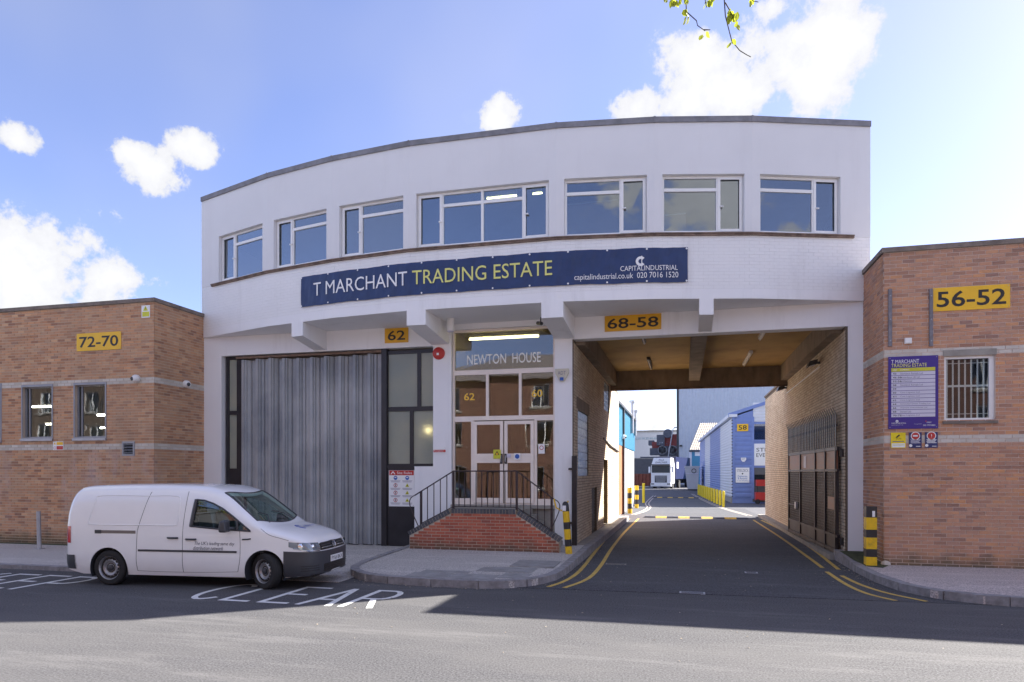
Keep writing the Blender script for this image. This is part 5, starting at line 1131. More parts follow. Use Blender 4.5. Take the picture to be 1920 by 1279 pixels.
for sg in (-1, 1):
    for z in (.33, .37, .41): MB().tube([polar(3.0, z, sg * t, .013) for t in range(34, 54, 3)], .007, 6).build('vent_slat', BLACK, FBp, local=True)
    HLo = patch('headlamp', HEADL, sg * 31.5, sg * 63, lambda t: .66 + .09 * max(0, (abs(t) - 45) / 18), lambda t: .80 + .035 * (abs(t) - 31) / 32, .008, n=14, k=4)
    for t, z, r in ((52, .76, .05), (41, .745, .035)):
        c = Vector(polar(3.0, z, sg * t, .010)); d_ = Vector((math.cos(R(sg * t)), math.sin(R(sg * t)), .1)); MB().lathe([(r, 0), (r * .8, .004), (r * .3, .006), (0, .006)], c, d_, 16).build('reflector', CHROME, HLo, local=True, smooth=True)
    MB().tube([polar(3.0, .672 + .07 * max(0, (t - 45) / 18), sg * t, .012) for t in range(32, 62, 3)], .007, 6).build('trim', CHROME, HLo, local=True)
c = Vector(polar(3.0, .735, 0, .03)); FV = Fr(0, 0, 0)
class FrV:                                    # front of the van: s runs to the viewer's right, seen from ahead
    def __init__(f, x, tilt=0): f.x = x; f.tilt = tilt
    def pt(f, s, d, z): return (f.x + d - f.tilt * (z - .5), s, z)
f2 = FrV(c.x, .3)
f2.x = c.x + .3 * (.735 - .5)
EMB = disc(f2, 0, .735, .068, .004, 24, .056); EMB = EMB.build('emblem', CHROME, VAN, local=True, fix=False)
for pts in ([(-.042, .775), (0, .738), (.042, .775)], [(-.055, .745), (-.028, .690), (0, .728), (.028, .690), (.055, .745)]): MB().tube([f2.pt(s, .004, z) for s, z in pts], .0065, 6).build('emblem_stroke', CHROME, EMB, local=True)
disc(f2, 0, .735, .056, .001, 24).build('emblem_disc', BLACK, EMB, local=True, fix=False)
xp = polar(3.0, .49, 0, .0)[0]
PLt = MB().box(xp + .012, xp + .026, -.26, .26, .435, .545).build('number_plate', LWHITE, VAN, local=True)
fp = FrV(xp + .028); letter('FY66 BKX', fp, -.235, .235, .455, .525, 0, BLACK, PLt, local=True)
class FrS:                                    # right-hand side of the van
    def pt(f, s, d, z): return sidept(s, z, -1, d)
fs_ = FrS()
VTXT = M('dark_blue_grey_text', (.06, .07, .11), .5)
letter("The UK's leading same day", fs_, 1.68, 2.44, .745, .825, .003, VTXT, VAN, local=True, slant=.25); letter('distribution network', fs_, 1.67, 2.24, .676, .742, .013, VTXT, VAN, local=True, slant=.25)
class FrH:                                    # bonnet
    def pt(f, s, d, z): x = 3.40 - z; return (x, s, ztop(x, s) + d)
VLOGO = M('blue_logo', (.02, .06, .33), .5); letter('CitySprint', FrH(), -.12, .42, .02, .15, .004, VLOGO, VAN, local=True, slant=.2, name='bonnet_logo')
m = MB(); m.tube([FrH().pt(-.12 + .0 + .13 * math.cos(a) * .6, .003, .09 + .11 * math.sin(a)) for a in [R(40 + 22 * i) for i in range(11)]], .008, 6); m.build('bonnet_logo', VLOGO, VAN, local=True)
RBp = patch('rear_bumper', VBLACK, 180 - 76, 180 + 76, .29, .545, .014, n=36, k=4, x0=-.45)
# cab interior
MB().box(2.45, 2.93, -.76, .76, .62, 1.02).build('dashboard', VBLACK, VAN, local=True); MB().box(1.36, 1.40, -.68, .68, .43, 1.52).build('bulkhead', LILAC, VAN, local=True)
for yy in (-.38, .38):
    o = MB().box(1.55, 2.02, yy - .24, yy + .24, .45, .72).build('seat', SEATF, VAN, local=True); MB().hexa([(1.52, yy - .23, .7), (1.66, yy - .23, .7), (1.66, yy + .23, .7), (1.52, yy + .23, .7), (1.44, yy - .2, 1.28), (1.54, yy - .2, 1.28), (1.54, yy + .2, 1.28), (1.44, yy + .2, 1.28)]).build('backrest', SEATF, o, local=True); MB().box(1.45, 1.53, yy - .12, yy + .12, 1.3, 1.48).build('headrest', SEATF, o, local=True)
MB().tube([(2.28 + .10 * math.sin(R(a)), -.38 + .18 * math.cos(R(a)), 1.02 + .15 * math.sin(R(a))) for a in range(0, 361, 20)], .016, 6).build('steering_wheel', VBLACK, VAN, local=True)
def van_wheel(xw, sg, steer):
    ax = Vector((0, sg, 0)); ax.rotate(Matrix.Rotation(steer, 3, 'Z')); c = Vector((xw, sg * .77, .318)); 
    W_ = thing('wheel', None, None, (0, 0, 0)); W_.parent = VAN; ORG[W_.name] = Vector()
    ty = MB().lathe([(.20, -.095), (.27, -.10), (.302, -.092), (.318, -.07), (.320, 0), (.318, .07), (.302, .092), (.27, .10), (.205, .088)], c, ax, 40, False).build('tyre', RUBBER, W_, local=True, smooth=True)
    rim = MB().lathe([(.206, .092), (.212, .096), (.205, .09), (.192, .06), (.186, .035), (.165, .045), (.135, .075), (.12, .072), (.10, .050), (.075, .048), (.06, .05), (0, .05)], c, ax, 40, False).build('rim', RIM, W_, local=True, smooth=True)
    e = Vector((0, 0, 1)); g = ax.cross(e)
    for k in range(15):
        a = 2 * math.pi * k / 15; p = c + ax * .061 + (e * math.cos(a) + g * math.sin(a)) * .158; MB().lathe([(.0, .003), (.018, .003), (.018, -.01)], p, ax, 10).build('vent_hole', BLACK, W_, local=True)
    MB().lathe([(.058, .05), (.055, .075), (.03, .088), (0, .09)], c, ax, 18).build('hub_cap', VBLACK, W_, local=True, smooth=True)
    MB().lathe([(.19, -.09), (.19, -.02), (0, -.02)], c, ax, 20).build('drum', BLACK, W_, local=True)
    if abs(steer) > 0 or True:
        m = MB()
        for q in (-.045, -.015, .015, .045): m.lathe([(.3205, q - .004), (.3212, q - .004), (.3212, q + .004), (.3205, q + .004)], c, ax, 40)
        m.build('tread_groove', BLACK, W_, local=True)
for sg in (-1, 1): van_wheel(0, sg, 0); van_wheel(3.006, sg, R(-24))
MB().box(-.6, 3.75, -.5, .5, .19, .30).build('underbody', BLACK, VAN, local=True)
# ------------------------------------------------------------------ yard behind the passage
def ridged(m, fr, s0, s1, z0, z1, d, pitch, amp, horiz=True):       # profiled metal cladding
    if horiz:
        n = max(1, int((z1 - z0) / pitch)); p = (z1 - z0) / n; rows = []
        for k in range(n):
            for u, q in ((0, 0), (.5, amp), (.85, amp), (.98, 0)): rows.append([fr.pt(s0, d + q, z0 + (k + u) * p), fr.pt(s1, d + q, z0 + (k + u) * p)])
    else:
        n = max(1, int(abs(s1 - s0) / pitch)); p = (s1 - s0) / n; cols = []
        for k in range(n):
            for u, q in ((0, 0), (.15, amp), (.5, amp), (.65, 0)): cols.append((s0 + (k + u) * p, d + q))
        rows = [[fr.pt(s, q, z0) for s, q in cols], [fr.pt(s, q, z1) for s, q in cols]]
    return m.grid(rows)
BLUECL = M('periwinkle_cladding', (.18, .255, .54), .45, var=.06); WHCL = M('white_cladding', (.66, .68, .74), .5, var=.05); SHEDC = M('pale_blue_grey_cladding', (.55, .60, .68), .55, var=.06)
TEAL = M('bright_blue_cladding', (.05, .25, .40), .45, var=.08); ORNG = M('orange_red_paint', (.45, .12, .04), .6, var=.2); WPAINT = M('white_yard_wall', (.52, .52, .53), .7, var=.05)
SANDROOF = M('sand_corrugated_roof', (.42, .36, .29), .8, var=.15)
c0 = Vector((3.12, 47.0)); c1 = Vector((1.95, 86.0)); UA = math.atan2((c0 - c1).y, (c0 - c1).x)
UN = thing('warehouse_unit', 'periwinkle blue clad warehouse unit with white panels beside the yard road', 'building', (6, 47, 0))
FU = Fr(c1.x, c1.y, UA); UL = (c0 - c1).length; ze = 5.65
MB().fbox(FU, 0, UL, -8.0, -.06, 0, ze).build('core', BLUECL, UN)
for a, b, mt, nm in ((UL - 9.5, UL - .25, WHCL, 'cladding_panel'), (UL - 21, UL - 9.6, BLUECL, 'cladding_panel'), (UL - 29, UL - 21.1, WHCL, 'cladding_panel'), (.1, UL - 29.1, BLUECL, 'cladding_panel')): ridged(MB(), FU, a, b, .35, ze - .05, -.03, .19, .035).build(nm, mt, UN, fix=False)
MB().fbox(FU, 0, UL, -.05, .04, 0, .34).build('plinth', CONC, UN)
MB().fbox(FU, -.1, UL + .2, -.3, .22, ze, ze + .18).build('gutter', WHCL, UN)
FUF = Fr(c0.x, c0.y, 0.0); UW = 8.2
gable = [(0, 0), (UW, 0), (UW, ze), (UW / 2, ze + 1.35), (0, ze)]; MB().fprism(FUF, gable, -.05, 0).build('gable_wall', BLUECL, UN)
m = MB(); m.hexa([FUF.pt(-.25, .12, ze + .02), FUF.pt(UW / 2, .12, ze + 1.42), FUF.pt(UW / 2, -.2, ze + 1.42), FUF.pt(-.25, -.2, ze + .02), FUF.pt(-.25, .12, ze + .24), FUF.pt(UW / 2, .12, ze + 1.64), FUF.pt(UW / 2, -.2, ze + 1.64), FUF.pt(-.25, -.2, ze + .24)]); m.build('verge', BLUECL, UN)
m = MB(); m.hexa([(c0.x - .2, c0.y, ze + .2), (c0.x + UW / 2, c0.y, ze + 1.6), (c1.x + UW / 2, c1.y, ze + 1.6), (c1.x - .2, c1.y, ze + .2), (c0.x - .2, c0.y, ze + .26), (c0.x + UW / 2, c0.y, ze + 1.66), (c1.x + UW / 2, c1.y, ze + 1.66), (c1.x - .2, c1.y, ze + .26)]); m.hexa([(c0.x + UW / 2, c0.y, ze + 1.6), (c0.x + UW, c0.y, ze + .2), (c1.x + UW, c1.y, ze + .2), (c1.x + UW / 2, c1.y, ze + 1.6), (c0.x + UW / 2, c0.y, ze + 1.66), (c0.x + UW, c0.y, ze + .26), (c1.x + UW, c1.y, ze + .26), (c1.x + UW / 2, c1.y, ze + 1.66)]); m.build('roof', SHEDC, UN)
ux = lambda px: fx(px, c0.y) - c0.x; uz = lambda px, py: fz(px, py, c0.y)
ridged(MB(), FUF, .18, ux(1409), .35, ze - .1, .03, .30, .035).build('siding', BLUECL, UN, fix=False)
for s in (0.0, ux(1409)): MB().fbox(FUF, s, s + .16, .0, .08, .3, ze).build('corner_trim', BLUECL, UN)
for k in range(26): MB().fbox(FUF, -.05, .05, .0, .085, .4 + k * .2, .45 + k * .2).build('panel_end', DGREY, UN)
ridged(MB(), FUF, ux(1412), 4.5, uz(1420, 791), ze + .9, .03, .19, .03).build('siding', WHCL, UN, fix=False)
o = window(UN, FUF, ux(1409), 4.6, uz(1420, 828), uz(1420, 792), [(.12, 4.3 - ux(1409), .12, uz(1420, 792) - uz(1420, 828) - .12)], .07, BLUECL, GLASS)
MB().fbox(FUF, ux(1412), 4.5, .0, .06, uz(1420, 873), uz(1420, 832)).build('name_panel', LWHITE, UN); letter('STEELDECK', FUF, ux(1418), ux(1418) + 2.4, uz(1420, 847), uz(1420, 840), .065, BLACK, UN); letter('EVENTS', FUF, ux(1418), ux(1418) + 1.2, uz(1420, 857), uz(1420, 850), .065, BLACK, UN)
MB().fbox(FUF, ux(1411), ux(1411) + 2.6, -.02, .03, .1, uz(1420, 877)).build('doorway', ROOM_D, UN)
MB().fbox(FUF, ux(1411), ux(1411) + 2.0, .03, .05, uz(1420, 905), uz(1420, 890)).build('door_glazing', GLASS, UN)
FUs = Fr(0, c0.y - .09, 0); wx = lambda px: fx(px, c0.y - .09); wz = lambda px, py: fz(px, py, c0.y - .09)
numsign('small yellow 58 plate on the periwinkle gable', FUs, wx(1382), wx(1403), wz(1392, 808.5), wz(1392, 795), '58', YEL, .14, .18)
o = sign('company_sign', 'white company sign low on the periwinkle gable', FUs, wx(1379.5), wx(1405), wz(1392, 905), wz(1392, 877), LWHITE, bolts=False); q = lambda f: wx(1379.5) + (wx(1405) - wx(1379.5)) * f; zq = lambda f: wz(1392, 905) + (wz(1392, 877) - wz(1392, 905)) * f
letter('STEELDECK', FUs, q(.08), q(.94), zq(.72), zq(.9), .024, GREYTX, o); letter('Deliveries', FUs, q(.15), q(.85), zq(.36), zq(.48), .024, BLUEP, o); letter('& Returns', FUs, q(.15), q(.85), zq(.22), zq(.34), .024, BLUEP, o); letter('to rear of building', FUs, q(.08), q(.92), zq(.08), zq(.16), .024, BLUEP, o); disc(FUs, q(.5), zq(.6), .05, .024, 12).build('emblem', BLACK, o, fix=False)
o = thing('alarm_box', 'white shield-shaped alarm box on the periwinkle gable', 'alarm', FUs.pt(wx(1394), 0, wz(1394, 868))); cx_, cz_ = wx(1394), wz(1394, 862); MB().fprism(FUs, [(cx_ - .16, cz_ + .13), (cx_ - .16, cz_), (cx_ - .06, cz_ - .14), (cx_ + .06, cz_ - .14), (cx_ + .16, cz_), (cx_ + .16, cz_ + .13)][::-1], .0, .1).build('case', LWHITE, o); letter('ADT', FUs, cx_ - .1, cx_ + .1, cz_ + .0, cz_ + .08, .105, GREYTX, o)
for k, (a, b, z0, z1) in enumerate(((1416, 1428, 905, 938), )):
    o = thing('red_machine', 'red machine parked in the doorway of the periwinkle unit', 'machine', (c0.x + ux(1418), c0.y - .6, 0)); x_ = c0.x + ux(1414)
    MB().box(x_, x_ + .9, c0.y - 1.0, c0.y - .2, .25, .75).build('body', REDP, o); MB().box(x_ + .05, x_ + .7, c0.y - .9, c0.y - .3, 1.15, 1.55).build('hood', REDP, o)
    for dx in (.12, .75): MB().cyl((x_ + dx, c0.y - 1.02, .16), (x_ + dx, c0.y - .9, .16), .16, 14).build('wheel', RUBBER, o); MB().box(x_ + dx - .03, x_ + dx + .03, c0.y - .7, c0.y - .6, .75, 1.15).build('mast', DGREY, o)
# tall shed behind
TS = thing('tall_shed', 'tall pale blue-grey clad industrial shed behind the yard', 'building', (20, 116, 0)); FT = Fr(0, 115, 0); tx0 = fx(1271, 115)
MB().box(tx0, 46, 115.05, 140, 0, 19).build('core', SHEDC, TS); ridged(MB(), FT, tx0 + .1, 46, 3.4, 19, .02, .55, .06, False).build('cladding', SHEDC, TS, fix=False)
MB().fbox(FT, tx0 - .2, tx0 + .12, -.4, .16, 0, 19.2).build('corner_trim', DGREY, TS); MB().fbox(FT, tx0, 46, -.0, .2, 2.6, 3.4).build('base_band', DGREY, TS)
for pz in (6.2,): MB().fbox(FT, fx(1274, 115), fx(1279, 115), .1, .5, pz, pz + .25).build('wall_lamp', DGREY, TS)
# small blue building with sand coloured roof
SBd = thing('workshop', 'small bright blue workshop with sand corrugated roof', 'building', (5, 96, 0)); Yk = 96.0
kx = lambda px: fx(px, Yk); kz = lambda px, py: fz(px, py, Yk)
MB().box(kx(1293), kx(1370), Yk, Yk + 12, 0, kz(1300, 846)).build('wall', TEAL, SBd)
MB().box(kx(1292), kx(1297), Yk - .12, Yk, 0, kz(1300, 846)).build('corner_post', WHCL, SBd); MB().box(kx(1303), kx(1316), Yk - .08, Yk, kz(1300, 855), kz(1300, 847.5)).build('window', LWHITE, SBd)
rf = MB(); n = 20; za, zt_ = kz(1300, 844), kz(1300, 808); 
rows = [[], []]
for k in range(n * 2 + 1):
    x_ = kx(1292) + (kx(1372) - kx(1292)) * k / (2 * n); up = .1 * (k % 2); rows[0].append((x_, Yk - .5, za + up)); rows[1].append((x_ + 1.6, Yk + 9, zt_ + 1.6 + up))
rf.grid(rows).build('roof', SANDROOF, SBd, fix=False); MB().box(kx(1292), kx(1372), Yk - .55, Yk - .4, za - .25, za - .02).build('fascia', DGREY, SBd)
# skip container
o = thing('skip_container', 'white steel skip with round emblem beside the lorry', 'skip', (*G(1296, 911), 0)); sx0, sy0 = G(1285, 911); sx1, _ = G(1307, 911); sy0 = 78.0; sx0, sx1 = fx(1284, sy0), fx(1311, sy0)
zt_ = fz(1297, 875, sy0); MB().hexa([(sx0 + .3, sy0, .15), (sx1 - .1, sy0, .15), (sx1 - .1, sy0 + 4, .15), (sx0 + .3, sy0 + 4, .15), (sx0, sy0, zt_), (sx1, sy0, zt_), (sx1, sy0 + 4, zt_), (sx0, sy0 + 4, zt_)]).build('hull', WPAINT, o)
MB().box(sx0 - .06, sx1 + .06, sy0 - .06, sy0 + 4, zt_ - .1, zt_ + .06).build('rim', WPAINT, o); disc(Fr(0, sy0 - .12, 0), fx(1301, sy0), fz(1301, 883, sy0), .26, 0, 16, .19).build('emblem', BLACK, o, fix=False); MB().box(sx0 + .1, sx1 - .1, sy0 - .05, sy0 + .02, zt_ - .8, zt_ - .74).build('rib', LILAC, o); MB().box(sx0 + .35, sx1 - .2, sy0 + .3, sy0 + 3.6, .0, .15).build('skid', DGREY, o)
# yellow bollards
ORD = 'first second third fourth fifth sixth seventh eighth ninth tenth eleventh twelfth'.split(); p0, p1 = Vector((2.28, 41.6)), Vector((1.32, 63)); nb = 12
for k in range(nb):
    t = k / (nb - 1); p = p0.lerp(p1, t); o = thing('yellow_bollard', ('nearest plain yellow bollard before the periwinkle unit' if k == 0 else 'farthest plain yellow bollard of the yard row' if k == nb - 1 else 'plain yellow bollard %s from the near end of the yard row' % ORD[k]), 'bollard', (p.x, p.y, 0), 'plain yellow bollards beside the warehouse unit')
    MB().cyl((p.x, p.y, -.05), (p.x, p.y, .90), .08, 14).build('shaft', M('plain_yellow', (.82, .62, .02), .4, var=.05) if k == 0 else bpy.data.materials['plain_yellow'], o, smooth=True); MB().lathe([(.08, 0), (.065, .035), (0, .05)], (p.x, p.y, .90), (0, 0, 1), 14).build('cap', bpy.data.materials['plain_yellow'], o, smooth=True)
# speed humps
def hump(label, y, x0, x1, n, dk):
    o = thing('speed_hump', label, 'speed hump', ((x0 + x1) / 2, y, .008)); w = (x1 - x0) / n
    for k in range(n):
        a, b = x0 + k * w + .01, x0 + (k + 1) * w - .01; MB().hexa([(a, y, .005), (b, y, .005), (b, y + .5, .005), (a, y + .5, .005), (a, y + .12, .07), (b, y + .12, .07), (b, y + .38, .07), (a, y + .38, .07)]).build('segment', ROADYEL if k % 2 == dk else BLKPAINT, o)
hump('near black and yellow speed hump at the passage exit', 30.9, -1.69, 2.73, 9, 1); hump('far black and yellow speed hump in the yard', 55, -2.4, 1.2, 9, 1)
for pts, lab in (([(2.9, 33.5), (2.0, 41), (1.3, 52), (.7, 66)], 'left pale line of the pair beside the yellow bollards'), ([(3.1, 33.5), (2.17, 41), (1.46, 52), (.86, 66)], 'right pale line of the pair beside the yellow bollards'), ([(-2.4, 33), (-2.1, 36), (-2.0, 40), (-2.4, 46), (-2.5, 60)], 'outer pale line bending along the left yard wall'), ([(-2.25, 33), (-1.9, 36), (-1.82, 40), (-2.2, 46), (-2.3, 60)], 'inner pale line bending along the left yard wall')):
    tag(MB().grid(ribbon(smooth_line(pts, 5), .08, .0125)).build('pale_line', M('faded_pink_line', (.50, .42, .36), .8, var=.15, vs=9)), lab, 'road marking')
# left yard building
YB = thing('yard_building', 'blue and white clad building along the left of the yard', 'building', (-5, 36, 0)); FY = Fr(-2.85, 0, R(90))
MB().fbox(FY, 29.4, 42, -7, -.05, 0, 5.1).build('core', WPAINT, YB); ridged(MB(), FY, 29.45, 42, 3.3, 5.1, -.03, .3, .04, False).build('cladding', TEAL, YB, fix=False)
MB().fbox(FY, 29.4, 42.2, -.2, .12, 5.1, 5.22).build('gutter', DGREY, YB); MB().fbox(FY, 29.5, 33.2, -.045, -.01, .05, 3.28).build('orange_door', ORNG, YB); MB().fbox(FY, 33.25, 33.5, -.04, .1, 0, 5.1).build('downpipe', DGREY, YB)
for k, s in enumerate((34.6, 36.6, 39)): MB().fbox(FY, s, s + .9, -.04, .0, .05, 2.2).build('door', LILAC if k % 2 else WHCL, YB)
m = MB(); m.hexa([FY.pt(29.4, .1, 5.2), FY.pt(42, .1, 5.2), FY.pt(42, -3.6, 6.0), FY.pt(29.4, -3.6, 6.0), FY.pt(29.4, .1, 5.26), FY.pt(42, .1, 5.26), FY.pt(42, -3.6, 6.06), FY.pt(29.4, -3.6, 6.06)]); m.build('roof', SHEDC, YB)
for s, h in ((38.5, 5.9), (41, 5.6)): MB().cyl(FY.pt(s, .1, 4.2), FY.pt(s, .1, h), .09, 10).build('flue', SILVER, YB); 
for s, h in ((38.5, 5.9), (41, 5.6)): MB().cyl(FY.pt(s, .1, h), FY.pt(s, .1, h + .12), .17, 10).build('flue_cap', SILVER, YB)
for y, lab in ((34.0, 'black and yellow bollard beside the orange yard door'), (39.0, 'farther black and yellow bollard by the left yard wall')):
    o = thing('yard_bollard', lab, 'bollard', (-2.55, y, 0))
    for i, mt in enumerate((YELPAINT, BLKPAINT, YELPAINT, BLKPAINT, YELPAINT)): MB().cyl((-2.55, y, i * .26 - .02), (-2.55, y, i * .26 + .24), .11, 12).build('band', mt, o)
o = thing('yellow_post', 'slim yellow post at the far end of the left yard wall', 'post', (-2.55, 46, 0)); MB().cyl((-2.55, 46, 0), (-2.55, 46, 1.25), .09, 10).build('shaft', bpy.data.materials['plain_yellow'], o); MB().cyl((-2.55, 46, 1.25), (-2.55, 46, 1.3), .1, 10).build('cap', bpy.data.materials['plain_yellow'], o)
dome('white dome camera on the left yard building', FY, gy(1166, -2.85), gz(1166, 819, -2.85), .05)
# lorry
TRK = thing('lorry', 'white cab articulated lorry with dark blue trailer parked in the yard', 'lorry', (fx(1239, 86), 86, 0), rz=R(-13)); ORG[TRK.name] = Vector()
TW = M('white_lorry_paint', (.78, .79, .81), .3, var=.03, local=True); TB = M('dark_blue_trailer', (.012, .018, .075), .4, var=.15, local=True)
def tbx(nm, mt, x0, x1, y0, y1, z0, z1, p=TRK, bev=0):
    o = MB().box(x0, x1, y0, y1, z0, z1).build(nm, mt, p, local=True)
    if bev: md = o.modifiers.new('bev', 'BEVEL'); md.width = bev; md.segments = 3
    return o
cab = tbx('cab', TW, -1.24, 1.24, 0, 2.0, .55, 3.0, bev=.12); m = MB(); m.hexa([(-1.2, .12, 2.98), (1.2, .12, 2.98), (1.2, 2.0, 2.98), (-1.2, 2.0, 2.98), (-1.05, .55, 3.8), (1.05, .55, 3.8), (1.05, 2.0, 3.8), (-1.05, 2.0, 3.8)]); m.build('roof_fairing', TW, TRK, local=True)
tbx('windscreen', M('dark_lorry_glass', (.03, .055, .075), .06, var=.1, local=True), -1.12, 1.12, -.03, -.015, 1.95, 2.85); tbx('windscreen_shade', DGREY, -1.12, 1.12, -.013, -.004, 1.95, 2.85); tbx('sun_visor', DGREY, -1.15, 1.15, -.25, -.02, 2.88, 3.0)
tbx('grille', DGREY, -.75, .75, -.04, -.005, .75, 1.6)
for k in range(5): tbx('grille_bar', SILVER, -.70 + .03 * k, .70 - .03 * k, -.06, -.042, 1.45 - k * .15, 1.50 - k * .15)
tbx('bumper', TW, -1.26, 1.26, -.12, .5, .25, .7, bev=.06); tbx('number_plate', LWHITE, -.28, .28, -.135, -.122, .42, .54)
for sg in (-1, 1):
    tbx('headlamp', HEADL, min(sg * .8, sg * 1.18), max(sg * .8, sg * 1.18), -.135, -.122, .48, .66); tbx('mirror', TW, min(sg * 1.32, sg * 1.55), max(sg * 1.32, sg * 1.55), .0, .12, 1.95, 2.7); tbx('mirror_arm', DGREY, min(sg * 1.2, sg * 1.35), max(sg * 1.2, sg * 1.35), .04, .08, 2.55, 2.6)
    for yy in (1.2, 4.6, 9.2, 10.5): MB().cyl((sg * .9, yy, .5), (sg * 1.22, yy, .5), .5, 20).build('wheel', RUBBER, TRK, local=True)
class FrT:
    def pt(f, s, d, z): return (s, .30 - d - (3.45 - z) * .5 + .0, z)
letter('PHILIP', FrV(0), 0, 1, 0, 1, 0, BLACK, TRK, local=True) if False else None
class FrT2:
    def pt(f, s, d, z): return (s, .12 + (z - 2.98) * .525 - d, z)
letter('PAUL', FrT2(), -.35, .35, 3.42, 3.62, .02, VTXT, TRK, local=True); letter('GARDNER', FrT2(), -.75, .75, 3.12, 3.34, .02, VTXT, TRK, local=True)
tbx('trailer', TB, -1.27, 1.27, 2.4, 13, 1.15, 3.95); tbx('chassis', DGREY, -.5, .5, .5, 13, .55, 1.1); tbx('trailer_panel', LWHITE, 1.272, 1.285, 2.9, 3.8, 2.5, 3.3)
# wall, container, plant and far building
MB_ = lambda: MB()
o = thing('yard_wall', 'dark grey concrete wall closing the end of the yard', 'wall', (-9, 118, 0)); MB().box(-40, fx(1271, 117), 117, 117.4, 0, fz(1220, 861, 117)).build('wall', M('dark_wall', (.13, .13, .14), .9), o); MB().box(-40, fx(1271, 117), 116.95, 117.45, fz(1220, 861, 117), fz(1220, 861, 117) + .2).build('coping', CONC, o)
o = thing('red_container', 'rust red corrugated container in front of the yard wall', 'container', (-8, 104, 0)); ridged(MB(), Fr(0, 104, 0), fx(1180, 104), fx(1221, 104), .1, fz(1200, 889, 104), 0, .5, .1, False).build('side', M('rust_red', (.26, .08, .05), .7, var=.2), o, fix=False); MB().box(fx(1180, 104), fx(1221, 104), 104.05, 106.5, .0, fz(1200, 889, 104) + .04).build('shell', bpy.data.materials['rust_red'], o)
o = thing('far_building', 'long white building with a dark window band beyond the yard', 'building', (-15, 160, 0)); fxx = lambda px: fx(px, 160); fzz = lambda py: fz(1230, py, 160)
MB().box(fxx(1150), fxx(1290), 160, 175, 0, fzz(810)).build('wall', WPAINT, o); MB().box(fxx(1150), fxx(1290), 159.7, 175, fzz(810), fzz(810) + .4).build('roof', CONC, o)
for k in range(12): a = 1188 + k * 7.5; MB().box(fxx(a), fxx(a + 6.2), 159.9, 160, fzz(824), fzz(820)).build('window', GLASS, o)
PLN = thing('aggregate_plant', 'dark and red industrial plant with two big fans above the yard wall', 'machinery', (fx(1250, 130), 130, 0)); px_ = lambda p: fx(p, 130); pz_ = lambda y: fz(1240, y, 130)
RUST = M('plant_red', (.30, .07, .06), .7, var=.25); PGREY = M('plant_grey', (.13, .14, .17), .7, var=.2)
for a, b, y0, y1, mt, nm in ((1231, 1246, 835, 815, PGREY, 'hopper'), (1246, 1275, 836, 814, RUST, 'hopper'), (1215, 1226, 834, 825, PGREY, 'tank'), (1222, 1262, 846, 828, RUST, 'frame'), (1218, 1240, 853, 840, PGREY, 'housing'), (1200, 1280, 875, 856, PGREY, 'base'), (1236, 1275, 855, 836, PGREY, 'fan_casing')):
    MB().box(px_(a), px_(b), 130 + random.uniform(.2, 1.5), 134, pz_(y0), pz_(y1)).build(nm, mt, PLN)
for a in (1242, 1261): 
    c = (px_(a), 129.9, pz_(844)); MB().lathe([(.75, -.3), (.78, 0), (.70, 0), (.70, -.25), (0, -.25)], c, (0, -1, 0), 24).build('fan', DGREY, PLN); MB().lathe([(.82, 0), (.82, .08), (.74, .08), (.74, 0)], c, (0, -1, 0), 24).build('fan_ring', SILVER, PLN)
    for k in range(6): MB().cyl(c, (c[0] + .7 * math.cos(k * 1.047), 129.85, c[2] + .7 * math.sin(k * 1.047)), .04, 6).build('blade', SILVER, PLN)
MB().lathe([(.0, .02), (.8, .02), (.85, -.6), (0, -.6)], (px_(1252), 129.7, pz_(813)), (0, -1, .0), 24).build('drum', PGREY, PLN)
for k in range(14): a = random.uniform(1216, 1268); b = random.uniform(826, 848); MB().box(px_(a), px_(a + random.uniform(1, 5)), 129.3, 129.9, pz_(b), pz_(b - random.uniform(.6, 2))).build('strut', random.choice([RUST, RUST, SILVER, PGREY]), PLN)
o = thing('lamp_column', 'slim raking lamp column before the industrial plant', 'lamp post', (px_(1249), 127, 3)); MB().tube([(fx(1249, 127), 127, 2.5), (fx(1262, 127), 127, fz(1262, 804, 127)), (fx(1270, 127), 127, fz(1265, 801, 127))], .09, 8).build('pole', SILVER, o); MB().box(fx(1263, 127), fx(1268, 127), 126.9, 127.1, fz(1265, 802, 127), fz(1265, 801, 127)).build('lantern', DGREY, o)
